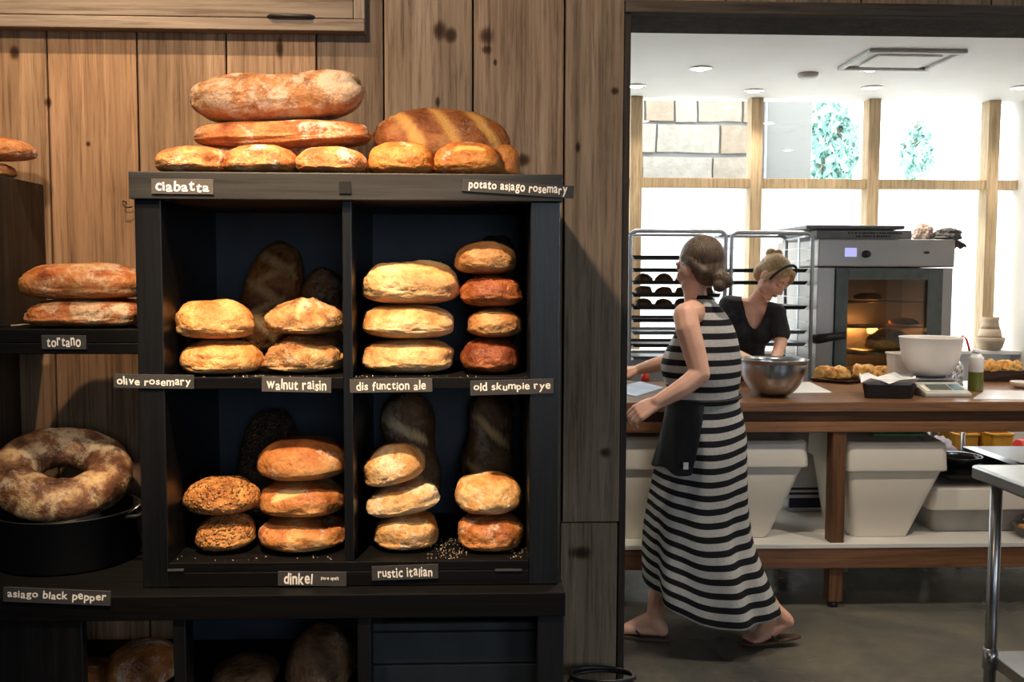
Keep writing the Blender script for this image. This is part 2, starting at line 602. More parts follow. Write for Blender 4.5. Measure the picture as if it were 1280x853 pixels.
def tree(label, px, py, Y, r, hgt, n, seed):
    rnd = random.Random(seed)
    c = at(px, py, Y)
    t = thing('garden_tree', label, 'tree', (c.x, Y, -0.02), 'trees in the garden outside the windows')
    bm = NB()
    tube(bm, [(c.x, Y, -0.02), (c.x + 0.03, Y, c.z * 0.5), (c.x, Y, c.z), (c.x - .05, Y, c.z + hgt * .4)], [0.12, 0.09, 0.06, 0.02], 8)
    for k in range(7):
        a = rnd.uniform(0, 2 * PI)
        tube(bm, [(c.x, Y, c.z - hgt * 0.2 + k * .1), (c.x + math.cos(a) * r * .7, Y + math.sin(a) * r * .6, c.z + rnd.uniform(-.3, .4) * hgt)], [0.035, 0.01], 6)
    obj('trunk', bm, M_bark, t, smooth=True)
    bm = NB()
    for k in range(n):
        while True:
            q = Vector((rnd.uniform(-1, 1), rnd.uniform(-1, 1), rnd.uniform(-1, 1)))
            if 0.25 < q.length < 1 and noise.noise(q * 2.3 + Vector((seed, 0, 0))) > -0.12:
                break
        p = Vector((c.x + q.x * r, Y + q.y * r * .8, c.z + q.z * hgt * .5))
        M = Matrix.Translation(p) @ Euler((rnd.uniform(0, 6), rnd.uniform(0, 6), rnd.uniform(0, 6))).to_matrix().to_4x4()
        L = rnd.uniform(0.05, 0.09)
        vs = [bm.verts.new(M @ Vector(w)) for w in ((-L, 0, 0), (-L * .2, L * .45, .012), (L, 0, 0), (-L * .2, -L * .45, .012))]
        bm.faces.new(vs)
    obj('foliage', bm, M_leaf, t)
    return t


tree('leafy tree outside by the grey wall, in the upper pane above the woman in black', 1036, 185, 12.0, 0.36, 1.3, 1300, 3)
tree('slim leafy tree outside, seen through the upper pane over the oven', 1147, 190, 13.0, 0.24, 0.9, 420, 8)

# kitchen ceiling fittings
M_met = plain('brushed_steel', (0.55, 0.55, 0.55), 0.32, 1.0, var=0.08)
M_lampw = emit('lamp_glow', (1.0, 0.85, 0.62), 30)


def downlight(px, py, label, e):
    Y = (ZC - CAM.z) * FPX / (345 - py)
    for _ in range(4):
        p = at(px, py, Y); Y *= (ZC - CAM.z) / (p.z - CAM.z)
    p = at(px, py, Y)
    t = thing('downlight', label, 'ceiling light', (p.x, p.y, ZC), 'recessed kitchen ceiling lights')
    bm = NB(); lathe(bm, [(0.052, 0.0), (0.07, 0.0), (0.072, -0.006), (0.055, -0.009), (0.05, -0.004)], 28, (p.x, p.y, ZC))
    obj('trim_ring', bm, M_met, t, smooth=True)
    bm = NB(); lathe(bm, [(0, -0.003), (0.05, -0.004), (0.04, -0.010), (0.02, -0.014), (0, -0.016)], 24, (p.x, p.y, ZC))
    obj('bulb', bm, M_lampw, t, smooth=True)
    L = bpy.data.lights.new('downlight_beam', 'SPOT')
    L.energy = e; L.color = (1.0, 0.88, 0.72); L.spot_size = math.radians(120); L.spot_blend = 0.8; L.shadow_soft_size = 0.05
    lo = bpy.data.objects.new('downlight_beam', L); COL.objects.link(lo)
    lo.parent = t
    lo.location = (0, 0, -0.03)


downlight(876, 85, 'bright round ceiling downlight, nearest the doorway on the left', 50)
downlight(795, 107, 'ceiling downlight above the leftmost window post, by the door jamb', 38)
downlight(942, 113, 'ceiling downlight above the window post over the walking woman', 38)
downlight(1090, 109, 'ceiling downlight above the third visible window post, over the oven', 38)
downlight(1277, 109, 'ceiling downlight at the right edge of the picture', 38)
downlight(1089, 86, 'ceiling downlight beside the square ceiling vent', 38)

# lights over the front of the kitchen, behind the lintel
for (x, y) in ((0.9, 3.3), (2.3, 3.3), (3.2, 4.3)):
    t = thing('downlight', 'ceiling downlight over the kitchen floor behind the lintel', 'ceiling light', (x, y, ZC), 'recessed kitchen lights behind the lintel')
    bm = NB(); lathe(bm, [(0.052, 0.0), (0.07, 0.0), (0.072, -0.006), (0.055, -0.009), (0.05, -0.004)], 28, (x, y, ZC))
    obj('trim_ring', bm, M_met, t, smooth=True)
    bm = NB(); lathe(bm, [(0, -0.003), (0.05, -0.004), (0.04, -0.010), (0.02, -0.014), (0, -0.016)], 24, (x, y, ZC))
    obj('bulb', bm, M_lampw, t, smooth=True)
    L = bpy.data.lights.new('downlight_beam', 'SPOT')
    L.energy = 80; L.color = (1.0, 0.88, 0.74); L.spot_size = math.radians(120); L.spot_blend = 0.8; L.shadow_soft_size = 0.05
    lo = bpy.data.objects.new('downlight_beam', L); COL.objects.link(lo)
    lo.parent = t; lo.location = (0, 0, -0.03)

# smoke detector and square ceiling vent
p = at(1010, 92, 5.5)
p = at(1010, 92, 5.5 * (ZC - CAM.z) / (p.z - CAM.z))
bm = NB(); lathe(bm, [(0, -0.03), (0.05, -0.03), (0.062, -0.02), (0.065, 0.0), (0, 0.0)], 28, (p.x, p.y, ZC))
tag(obj('smoke_detector', bm, plain('grey_plastic', (0.5, 0.48, 0.45), 0.5), smooth=True), 'small round grey smoke detector on the white kitchen ceiling', 'smoke detector')


def ceil_pt(px, py):
    Y = 5.0
    for _ in range(5):
        q = at(px, py, Y); Y *= (ZC - CAM.z) / (q.z - CAM.z)
    return at(px, py, Y)


a, b_, c_, d_ = ceil_pt(1080, 62), ceil_pt(1205, 60), ceil_pt(1172, 84), ceil_pt(1046, 86)
vx0, vx1 = (a.x + d_.x) / 2, (b_.x + c_.x) / 2
vy0, vy1 = (a.y + b_.y) / 2, (c_.y + d_.y) / 2
vt = thing('ceiling_vent', 'square white ceiling vent with grey frame on the kitchen ceiling', 'vent', ((vx0 + vx1) / 2, (vy0 + vy1) / 2, ZC))
bm = NB()
w = 0.035
box(bm, vx0, vx1, vy0, vy0 + w, ZC - 0.022, ZC); box(bm, vx0, vx1, vy1 - w, vy1, ZC - 0.022, ZC)
box(bm, vx0, vx0 + w, vy0 + w, vy1 - w, ZC - 0.022, ZC); box(bm, vx1 - w, vx1, vy0 + w, vy1 - w, ZC - 0.022, ZC)
obj('frame', bm, plain('vent_grey', (0.5, 0.5, 0.5), 0.5), vt, bevel=0.008)
bm = NB(); box(bm, vx0 + 0.1, vx1 - 0.1, vy0 + 0.1, vy1 - 0.1, ZC - 0.02, ZC - 0.008)
obj('vent_panel', bm, M_white, vt, bevel=0.004)

# ------------------------------------------------------------------ black bread shelves
CF = 1.95
M_blk = wood('black_painted_wood', (0.0025, 0.0025, 0.003), (0.004, 0.004, 0.0045), (0.0065, 0.0065, 0.0075), 0, 0.8, 0.5, spec=0.16, bmp=0.12)
M_blkv = wood('black_painted_upright', (0.003, 0.0033, 0.0042), (0.0048, 0.0054, 0.0066), (0.008, 0.009, 0.011), 2, 0.8, 0.36, spec=0.5, bmp=0.12)
M_back = plain('blue_black_board', (0.034, 0.048, 0.070), 0.5, var=0.15)
M_char = plain('charcoal_wood', (0.03, 0.034, 0.034), 0.7, var=0.2)


def cx(px, Y=CF):
    return at(px, 450, Y).x


def cz(py, Y=CF, px=435):
    return at(px, py, Y).z


X0, X1 = cx(172), cx(699)
ZT, ZTB = cz(217), cz(251)
ZM, ZMB = cz(472.5), cz(487)
ZB, ZBB = cz(703), cz(733)
xi0, xd0, xd1, xi1 = cx(205), cx(428.5), cx(440.5), cx(662)
YB = 2.358
cub = thing('bread_shelf', 'black wooden four compartment bread shelf standing against the plank wall', 'shelf', ((X0 + X1) / 2, CF + 0.2, ZBB))
bm = NB(); box(bm, X0 - 0.006, X1 + 0.004, CF - 0.012, YB + 0.022, ZTB, ZT); obj('top_board', bm, wood('lighter_black_wood', (0.022, 0.022, 0.022), (0.032, 0.032, 0.032), (0.045, 0.045, 0.046), 0, 0.8, 0.5, spec=0.3, bmp=0.12), cub, bevel=0.002)  # top board in a lighter black than the rest of the shelf
for (a, b_) in ((X0, xi0), (xi1, X1)):
    bm = NB(); box(bm, a, b_, CF, YB + 0.022, ZBB, ZTB); obj('side_panel', bm, M_blkv, cub, bevel=0.002)
bm = NB(); box(bm, xd0, xd1, CF + 0.004, YB, ZB, ZTB); obj('divider', bm, M_blkv, cub, bevel=0.0015)
for (a, b_) in ((xi0, xd0), (xd1, xi1)):
    bm = NB(); box(bm, a, b_, CF + 0.006, YB, ZMB, ZM); obj('shelf_board', bm, M_blk, cub, bevel=0.0015)
bm = NB(); box(bm, xi0, xi1, CF + 0.002, YB, ZB - 0.02, ZB); obj('bottom_board', bm, M_blk, cub, bevel=0.0015)
bm = NB(); box(bm, xi0, xi1, CF, CF + 0.02, ZBB, ZB - 0.02); obj('bottom_rail', bm, M_blk, cub, bevel=0.0015)
bm = NB(); box(bm, xi0, xi1, YB, YB + 0.012, ZBB, ZTB); obj('back_panel', bm, M_back, cub)
pa, pb = at(424, 242, CF - 0.012), at(439, 227, CF - 0.012)
bm = NB(); box(bm, pa.x, pb.x, CF - 0.015, CF - 0.012, pa.z, pb.z); obj('velcro_patch', bm, plain('black_felt', (0.006, 0.006, 0.006), 0.95), cub)
for (a, b_) in ((210, 230), (619, 652)):
    p0, p1 = at(a, 714, CF), at(b_, 711, CF)
    bm = NB(); box(bm, p0.x, p1.x, CF - 0.003, CF, p0.z, p0.z + 0.004); obj('label_rail', bm, plain('dull_grey', (0.05, 0.05, 0.05), 0.6), cub)

# the long low counter under it
BF = 1.90
BZ = ZBB - 0.001
bx1 = at(707, 740, BF).x
base = thing('bread_counter', 'long black low counter with open shelves under the bread shelf', 'counter', (-0.6, 2.1, 0))
bm = NB(); box(bm, -1.75, bx1, BF, WY - 0.014, BZ - 0.05, BZ); obj('counter_top', bm, M_blk, base, bevel=0.002)
zr = cz(763, BF)
bm = NB(); box(bm, -1.75, bx1, BF + 0.006, BF + 0.028, zr, BZ - 0.05); obj('front_rail', bm, M_blk, base, bevel=0.002)
for (a, b_) in ((672, 707), (446, 463), (215, 231)):
    bm = NB(); box(bm, at(a, 800, BF).x, at(b_, 800, BF).x - (0.003 if b_ == 707 else 0), BF + 0.006, BF + 0.06, 0, zr); obj('upright', bm, M_blkv, base, bevel=0.002)
bm = NB(); box(bm, bx1 - 0.03, bx1 - 0.004, BF + 0.06, WY - 0.016, 0, BZ - 0.05); obj('end_panel', bm, M_blkv, base, bevel=0.002)
bm = NB(); box(bm, -1.75, at(104, 800, BF + .01).x, BF + 0.006, BF + 0.03, 0, zr); obj('front_panel', bm, M_blkv, base, bevel=0.002)
LZ = 0.615
bm = NB(); box(bm, -1.75, bx1 - 0.03, BF + 0.03, WY - 0.03, LZ - 0.03, LZ); obj('lower_shelf', bm, M_blk, base, bevel=0.002)
bm = NB(); box(bm, at(236, 800, 2.37).x, bx1 - 0.03, 2.36, 2.375, LZ, BZ - 0.05); obj('back_panel', bm, M_back, base)

# unit on the left, only its end panel in view, and the shelf fixed between it and the bread shelf
M_side = wood('dark_stained_panel', (0.035, 0.026, 0.018), (0.06, 0.045, 0.03), (0.085, 0.065, 0.045), 2, 0.9, 0.7)
TX = at(172, 410, 2.12).x
ux = at(56, 260, WY).x
uzt = at(56, 231, WY).z
un = thing('side_shelf_unit', 'dark wooden shelf unit cut off by the left edge of the picture', 'shelf', (ux - 0.1, 2.2, BZ))
TZ = zz(411, 2.12, 90)
TZB = zz(443, 2.10, 90)
bm = NB(); box(bm, ux - 0.022, ux, 1.98, WY - 0.003, TZ, uzt); obj('end_panel', bm, M_side, un, bevel=0.002)
bm = NB(); box(bm, ux - 0.022 - 0.07, ux - 0.07, 1.98, WY - 0.003, BZ, TZB); obj('end_panel', bm, M_side, un, bevel=0.002)
bm = NB(); box(bm, ux - 0.58, ux - 0.022, 1.98, WY - 0.003, uzt - 0.02, uzt); obj('top_board', bm, wood('lighter_black_wood', (0.022, 0.022, 0.022), (0.032, 0.032, 0.032), (0.045, 0.045, 0.046), 0, 0.8, 0.5, spec=0.3, bmp=0.12), un, bevel=0.002)
bm = NB(); box(bm, ux - 0.6, ux - 0.58, 1.98, WY - 0.003, BZ, uzt); obj('end_panel', bm, M_side, un, bevel=0.002)
ts = thing('wall_shelf', 'black shelf board carrying two floury loaves on the left plank wall', 'shelf', (-0.9, 2.25, TZB))
bm = NB(); box(bm, ux - 0.55, X0 - 0.004, 2.10, 2.285, TZ - 0.03, TZ); obj('shelf_board', bm, M_blk, ts, bevel=0.002)
bm = NB(); box(bm, ux - 0.55, X0 - 0.004, 2.10, 2.122, TZB, TZ - 0.03); obj('front_lip', bm, M_blk, ts, bevel=0.002)

# hatch over the shelves
M_hat = wood('hatch_wood', (0.19, 0.15, 0.115), (0.29, 0.235, 0.185), (0.38, 0.315, 0.25), 0, 0.8, 0.75)
hz0, hz1 = zz(38, 2.37, 300), zz(23, 2.37, 300)
hx1 = at(456, 20, 2.37).x
ht = thing('wall_hatch', 'framed wooden wall hatch with black pull at the top left over the bread', 'hatch', (hx1 - 0.5, 2.385, hz0))
bm = NB(); box(bm, -1.6, hx1, 2.362, WY, hz0, hz1); obj('bottom_rail', bm, M_hat, ht, bevel=0.002)
bm = NB(); box(bm, hx1 - 0.026, hx1, 2.364, WY, hz1 + 0.001, 2.75); obj('stile', bm, wood('hatch_stile', (0.19, 0.15, 0.115), (0.29, 0.235, 0.185), (0.38, 0.315, 0.25), 2, 0.8, 0.75), ht, bevel=0.002)
bm = NB(); box(bm, -1.6, hx1 - 0.028, 2.372, WY, hz1 + 0.004, 2.75); obj('panel', bm, M_hat, ht, bevel=0.002)
p0, p1 = at(335, 24, 2.36), at(392, 22, 2.36)
bm = NB(); tube(bm, [(p0.x, 2.366, hz1 + .003), (p0.x + .008, 2.356, hz1 + .004), (p1.x - .008, 2.356, hz1 + .004), (p1.x, 2.366, hz1 + .003)], 0.005, 8)
obj('pull', bm, plain('black_iron', (0.015, 0.013, 0.012), 0.5), ht, smooth=True)
# little hook on a plank
hp = at(158, 256, WY)
bm = NB(); tube(bm, [(hp.x, WY - 0.0, hp.z + .006), (hp.x - .004, WY - .012, hp.z + .008), (hp.x - .002, WY - .018, hp.z - .002), (hp.x + .008, WY - .016, hp.z - .008), (hp.x + .018, WY - .012, hp.z - .006)], 0.0016, 6)
tag(obj('wall_hook', bm, plain('black_iron', (0.015, 0.013, 0.012), 0.5), smooth=True), 'small bent iron hook in the plank wall beside the bread shelf', 'hook')

# ------------------------------------------------------------------ name signs
M_slate = plain('sign_slate', (0.070, 0.062, 0.057), 0.75, var=0.15, scale=40)
M_slate2 = plain('sign_slate_dark', (0.035, 0.035, 0.036), 0.75, var=0.15, scale=40)
M_chalk = plain('chalk_paint', (0.85, 0.82, 0.76), 0.8, var=0.08, scale=120)


def letters(text, rnd, jit=1.0, wide=0.78):
    """painted lettering as one flat mesh, about one unit high, starting at the origin"""
    bm = NB()
    x = 0.0
    for ch in text:
        if ch == ' ':
            x += 0.26
            continue
        cu = bpy.data.curves.new('glyph', 'FONT')
        cu.body = ch
        cu.offset = 0.02
        cu.extrude = 0.012
        o = bpy.data.objects.new('glyph', cu)
        me = bpy.data.meshes.new_from_object(o)
        bpy.data.objects.remove(o)
        xs = [v.co.x for v in me.vertices]
        a, b_ = min(xs), max(xs)
        sy = 1 + rnd.uniform(-.1, .14) * jit
        dy = rnd.uniform(-.07, .07) * jit
        M = Matrix.Translation((x, dy, 0)) @ Matrix.Rotation(rnd.uniform(-.07, .07) * jit, 4, 'Z') @ Matrix.Diagonal((wide, sy, 1, 1)) @ Matrix.Translation((-a, 0, 0))
        me.transform(M)
        bm.from_mesh(me)
        bpy.data.meshes.remove(me)
        x += (b_ - a) * wide + 0.06
    return bm


def sign(text, px, py, wpx, hpx, tilt, Y, label, mat_, fill=(0.86, 0.74), extra=None, seed=1):
    """tilt in degrees, clockwise in the picture"""
    c = at(px, py, Y)
    k = Y / FPX
    w_, h_ = wpx * k, hpx * k
    t = thing('name_sign', label, 'sign', c, 'hand lettered bread name signs')
    R = Matrix.Translation(c) @ Matrix.Rotation(math.radians(tilt), 4, 'Y')
    bm = NB(); box(bm, -w_ / 2, w_ / 2, -0.003, 0.0, -h_ / 2, h_ / 2, R)
    obj('board', bm, mat_, t, bevel=0.0006)
    rnd = random.Random(seed)
    for (tx, cxx, cyy, fw, fh) in [(text, 0.0 if not extra else -0.2, 0.0, fill[0], fill[1])] + (extra or []):
        bm = letters(tx, rnd)
        lo = [min(v.co[i] for v in bm.verts) for i in range(2)]
        hi = [max(v.co[i] for v in bm.verts) for i in range(2)]
        sx, sy = w_ * fw / (hi[0] - lo[0]), h_ * fh / (hi[1] - lo[1])
        M = R @ Matrix.Translation((cxx * w_, -0.0031, cyy * h_)) @ Matrix.Rotation(PI / 2, 4, 'X') @ Matrix.Diagonal((sx, sy, 0.02, 1)) @ Matrix.Translation((-(lo[0] + hi[0]) / 2, -(lo[1] + hi[1]) / 2, 0))
        bmesh.ops.transform(bm, matrix=M, verts=bm.verts)
        obj('lettering', bm, M_chalk, t)
    return t


F = CF - 0.0125
sign('ciabatta', 228.5, 233.5, 75, 18.5, 0.2, F, 'brown sign reading ciabatta at the top left corner of the bread shelf', M_slate, seed=2)
sign('potato asiago rosemary', 647.5, 236, 139, 15.5, 3.4, F, 'long tilted black sign reading potato asiago rosemary', M_slate2, (0.88, 0.84), seed=3)
sign('tortano', 80.5, 428, 54, 17.5, 0.3, 2.099, 'sign reading tortano on the black shelf at the left wall', M_slate2, (0.76, 0.7), seed=4)
sign('olive rosemary', 193, 477, 98, 17.5, 0.8, CF - 0.001, 'sign reading olive rosemary on the left side of the bread shelf', M_slate2, (0.92, 0.74), seed=5)
sign('walnut raisin', 371, 481, 86, 19, 1.2, CF + 0.003, 'sign reading walnut raisin on the middle shelf board', M_slate, (0.86, 0.76), seed=6)
sign('dis function ale', 489, 482, 103, 17.5, -0.8, CF + 0.003, 'sign reading dis function ale on the middle shelf board', M_slate, (0.84, 0.74), seed=7)
sign('old skumpie rye', 640, 484, 105, 19, -1.5, CF - 0.001, 'sign reading old skumpie rye at the right end of the middle board', M_slate2, (0.92, 0.74), seed=8)
sign('dinkel', 390.5, 723.5, 86, 18.5, 1.2, CF - 0.001, 'sign reading dinkel with a smaller second line of lettering on the bottom rail', M_slate2, (0.42, 0.82), [('pure spelt', 0.26, 0.02, 0.26, 0.3)], seed=9)
sign('rustic italian', 506.5, 715.5, 84, 18.5, -1.6, CF - 0.001, 'sign reading rustic italian on the bottom rail of the bread shelf', M_slate2, (0.82, 0.72), seed=10)
sign('asiago black pepper', 72, 745.5, 132, 19, 3.0, BF - 0.001, 'long sign reading asiago black pepper on the black counter below the ring loaf', M_slate2, (0.92, 0.74), seed=11)

# ------------------------------------------------------------------ bread
C_CIAB = crust('ciabatta_crust', (0.18, 0.038, 0.010), (0.43, 0.125, 0.03), (0.58, 0.27, 0.095), flour=0.42, scale=16)
C_CIABF = crust('floury_ciabatta_crust', (0.14, 0.04, 0.014), (0.40, 0.15, 0.045), (0.50, 0.28, 0.11), flour=0.86, fl_col=(0.60, 0.50, 0.37), scale=20)
C_POT = crust('potato_crust', (0.20, 0.045, 0.009), (0.42, 0.135, 0.024), (0.55, 0.235, 0.058), (0.66, 0.33, 0.085), flour=0.16, scale=15)
C_OLIVE = crust('olive_crust', (0.30, 0.085, 0.018), (0.58, 0.24, 0.062), (0.74, 0.44, 0.17), (0.75, 0.55, 0.28), flour=0.1, scale=16)
C_BAT = crust('scored_potato_crust', (0.17, 0.045, 0.012), (0.34, 0.105, 0.026), (0.46, 0.19, 0.06), (0.70, 0.36, 0.095), flour=0.3, fl_col=(0.62, 0.45, 0.3), scale=13)
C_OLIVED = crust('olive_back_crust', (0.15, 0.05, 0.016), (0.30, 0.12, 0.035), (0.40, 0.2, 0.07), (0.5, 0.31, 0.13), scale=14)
C_WAL = crust('walnut_crust', (0.22, 0.08, 0.024), (0.53, 0.25, 0.082), (0.70, 0.43, 0.19), flour=0.2, scale=30, bmp=0.9)
C_ALE = crust('ale_crust', (0.44, 0.17, 0.042), (0.66, 0.36, 0.135), (0.78, 0.53, 0.27), flour=0.05, scale=13)
C_RYE = crust('rye_crust', (0.10, 0.02, 0.007), (0.26, 0.062, 0.018), (0.42, 0.15, 0.045), scale=16, rough=0.42)
C_SEED = crust('seeded_crust', (0.28, 0.085, 0.018), (0.54, 0.21, 0.052), (0.68, 0.34, 0.11), seeds=0.7, bmp=0.9)
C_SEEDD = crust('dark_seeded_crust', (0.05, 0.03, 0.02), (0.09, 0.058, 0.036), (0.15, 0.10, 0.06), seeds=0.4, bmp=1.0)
C_DINK = crust('dinkel_crust', (0.24, 0.06, 0.014), (0.48, 0.165, 0.042), (0.62, 0.32, 0.11), flour=0.22, scale=15)
C_RUS = crust('rustic_crust', (0.32, 0.10, 0.022), (0.58, 0.27, 0.075), (0.72, 0.46, 0.2), flour=0.32, fl_col=(0.8, 0.66, 0.45), scale=13)
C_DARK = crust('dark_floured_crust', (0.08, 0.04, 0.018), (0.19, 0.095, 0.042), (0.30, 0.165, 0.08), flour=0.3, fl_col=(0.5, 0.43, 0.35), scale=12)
C_RING = crust('ring_crust', (0.035, 0.016, 0.010), (0.17, 0.075, 0.036), (0.52, 0.36, 0.18), flour=0.5, fl_col=(0.56, 0.46, 0.33), scale=18)
C_TORT = crust('tortano_crust', (0.18, 0.04, 0.012), (0.44, 0.13, 0.035), (0.58, 0.28, 0.1), flour=0.55, fl_col=(0.72, 0.57, 0.38), scale=17)

ICO = {}


def ico(sub):
    if sub not in ICO:
        bm = NB(); bmesh.ops.create_icosphere(bm, subdivisions=sub, radius=1.0)
        bm.verts.ensure_lookup_table()
        ICO[sub] = ([v.co.copy() for v in bm.verts], [[v.index for v in f.verts] for f in bm.faces])
        bm.free()
    return ICO[sub]


def sgnp(a, e):
    return math.copysign(abs(a) ** e, a)


def loaf_mesh(name, w, d, h, seed, ex=0.8, ez=0.9, flat=0.35, lump=0.05, fine=0.012, bend=0.0, sag=0.0, scores=(), sub=5, taper=0.0, twist=0.0, bone=0.0, waist=0.0, pale=0.5):
    """a baked loaf: w along x, d along y, h along z, its base at z = 0.
    scores: (x0, y0, x1, y1, width) cuts on the top in half sizes"""
    vs, fs = ico(sub)
    off = Vector((seed * 3.17, seed * 1.31, seed * 7.7))
    pts, sc, pa = [], [], []
    for v in vs:
        a_, b_ = 2 / ex, 2 / ez
        g = ((abs(v.x) ** a_ + abs(v.y) ** a_) ** (b_ / a_) + abs(v.z) ** b_) ** (1 / b_)
        x, y, z = v.x / g, v.y / g, v.z / g
        if z < 0:
            z = max(z, -1) * flat
        else:
            z = z * (1.0)
        n1 = noise.noise(v * 1.7 + off)
        n2 = noise.noise(v * 4.1 + off * 1.7)
        n3 = noise.noise(v * 11.0 + off)
        n4 = abs(noise.noise(v * 2.6 + off * .7))
        r = 1 + lump * (1.35 * n1 + 0.35 * n2 - 0.5 * math.exp(-(n4 / .06) ** 2)) + fine * (n3 + .6 * noise.noise(v * 24 + off))
        low = 1.0 if z >= 0 else 0.35
        s = 0.0
        if scores and v.z > 0.0:
            for (ax, ay, bx_, by, ww) in scores:
                ab = Vector((bx_ - ax, by - ay)); ap = Vector((v.x - ax, v.y - ay))
                t = min(1, max(0, ap.dot(ab) / max(ab.dot(ab), 1e-9)))
                dd = (ap - ab * t).length / (ww * (1 - 0.55 * abs(2 * t - 1) ** 3))
                q = max(0.0, 1 - dd * dd)
                s = max(s, q)
                edge = math.exp(-((dd - 1.15) / 0.3) ** 2)
                r += 0.030 * edge - 0.02 * q
        p = Vector((x * (r if low == 1.0 else 1 + (r - 1) * .8), y * r, z * (r if low == 1.0 else 1.0)))
        if taper:
            k = 1 - taper * abs(p.x) ** 2.2
            p.y *= k; p.z *= (0.4 + 0.6 * k)
        if bone:
            k = 1 - bone * math.exp(-((p.x - .12) / .42) ** 2) - .12 * max(0, -p.x)
            p.y *= k; p.z *= k
        if waist:
            k = 1 + waist * math.cos(p.x * 5.2 + seed)
            p.y *= k; p.z *= (1 + 0.6 * waist * math.cos(p.x * 5.2 + seed))
        p = Vector((p.x * w / 2, p.y * d / 2, p.z * h))
        p.z += sag * (p.x / (w / 2)) ** 2 * h
        p.y += bend * (p.x / (w / 2)) ** 2 * d
        pts.append(p); sc.append(min(1, s * 1.6)); pa.append(min(1.0, max(0.0, pale * (1 - 1.6 * max(0, v.z + 0.12)) + 0.4 * n2)))
    lo = Vector([min(p[i] for p in pts) for i in range(3)])
    hi = Vector([max(p[i] for p in pts) for i in range(3)])
    for p in pts:
        p.x = (p.x - (lo.x + hi.x) / 2) * w / (hi.x - lo.x)
        p.y = (p.y - (lo.y + hi.y) / 2) * d / (hi.y - lo.y)
        p.z = (p.z - lo.z) * h / (hi.z - lo.z)
    me = bpy.data.meshes.new(name)
    me.from_pydata([tuple(p) for p in pts], [], fs)
    me.polygons.foreach_set('use_smooth', [True] * len(fs))
    a = me.attributes.new('score', 'FLOAT', 'POINT'); a.data.foreach_set('value', sc)
    a = me.attributes.new('pale', 'FLOAT', 'POINT'); a.data.foreach_set('value', pa)
    me.update()
    return me


_seed = [10]


def loaf(name, label, group, mat_, loc, size, rot=(0, 0, 0), M=None, **kw):
    _seed[0] += 1
    me = loaf_mesh(name, size[0], size[1], size[2], kw.pop('seed', _seed[0]), **kw)
    me.materials.append(mat_)
    o = bpy.data.objects.new(name, me)
    COL.objects.link(o)
    if M is not None:
        o.matrix_world = M
    else:
        o.location = loc
        o.rotation_euler = rot
    tag(o, label, 'bread', group)
    return o


def stack(base_z, Y, name, group, mat_, items, dep, **kw):
    """items from the bottom up: (x0, x1, height in px, label, options)"""
    z = base_z + 0.0005
    for (x0, x1, hp, label, op) in items:
        o_ = dict(kw); o_.update(op)
        dy = o_.pop('dy', 0.0); tilt = o_.pop('tilt', 0.0); rz = o_.pop('rz', 0.0); m_ = o_.pop('mat', mat_); d_ = o_.pop('d', dep)
        xa, xb = at(x0, 500, Y + dy).x, at(x1, 500, Y + dy).x
        h = hp * (Y + dy) / FPX
        loaf(name, label, group, m_, ((xa + xb) / 2, Y + dy, z), (xb - xa, d_, h), (0, math.radians(tilt), math.radians(rz)), **o_)
        z += h + 0.0002


def lean(name, label, group, mat_, p0, p1, wid, thick, roll=0.0, **kw):
    """a long loaf standing on its end at p0 with its top end at p1, crust towards the camera"""
    p0, p1 = Vector(p0), Vector(p1)
    ax = (p1 - p0).normalized()
    back = Vector((0, 1, 0)); back = (back - ax * ax.dot(back)).normalized()
    zax = -back
    yax = zax.cross(ax)
    R = Matrix((ax, yax, zax)).transposed()
    R = R @ Matrix.Rotation(roll, 3, 'X')
    c = (p0 + p1) / 2
    M = Matrix.Translation(c) @ R.to_4x4() @ Matrix.Translation((0, 0, -thick / 2))
    return loaf(name, label, group, mat_, None, ((p1 - p0).length, wid, thick), M=M, **kw)


# upper left compartment
G = 'olive rosemary loaves'
stack(ZM, 2.04, 'olive_loaf', G, C_OLIVE, [
    (227, 329, 43, 'pale golden olive loaf at the bottom of the two on the olive rosemary shelf', dict(d=0.155)),
    (222, 320, 49, 'pale golden olive loaf on top of the two on the olive rosemary shelf', dict(tilt=1.5, rz=5, d=0.15))], 0.155, ex=0.85, ez=0.75, flat=0.42, lump=0.06)
G = 'walnut raisin loaves'
stack(ZM, 2.07, 'walnut_loaf', G, C_WAL, [
    (330, 434, 47, 'craggy walnut loaf at the bottom of the two on the walnut raisin shelf', dict(seed=31)),
    (336, 434, 46, 'craggy walnut loaf on top of the two on the walnut raisin shelf', dict(seed=36, scores=((-0.05, -0.9, 0.2, 0.5, 0.12),)))], 0.17, ex=0.75, ez=0.95, flat=0.3, lump=0.11, fine=0.035)
p0, p1 = at(322, 452, 2.22), at(356, 300, 2.30)
p0.z = ZM + 0.035
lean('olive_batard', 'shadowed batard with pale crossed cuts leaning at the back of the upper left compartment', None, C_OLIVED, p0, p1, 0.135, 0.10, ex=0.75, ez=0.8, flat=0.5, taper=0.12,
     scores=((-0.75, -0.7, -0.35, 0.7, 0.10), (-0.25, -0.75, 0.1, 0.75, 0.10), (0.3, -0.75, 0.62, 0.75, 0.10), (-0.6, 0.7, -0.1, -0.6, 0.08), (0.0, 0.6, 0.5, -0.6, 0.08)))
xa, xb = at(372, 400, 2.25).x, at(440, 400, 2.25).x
loaf('walnut_batard', 'dim walnut loaf behind the two lit walnut loaves', None, C_DARK, ((xa + xb) / 2, 2.262, ZM + .0005), (xb - xa, 0.17, zz(335, 2.25) - ZM), ex=0.8, ez=0.8, flat=0.5, lump=0.06)

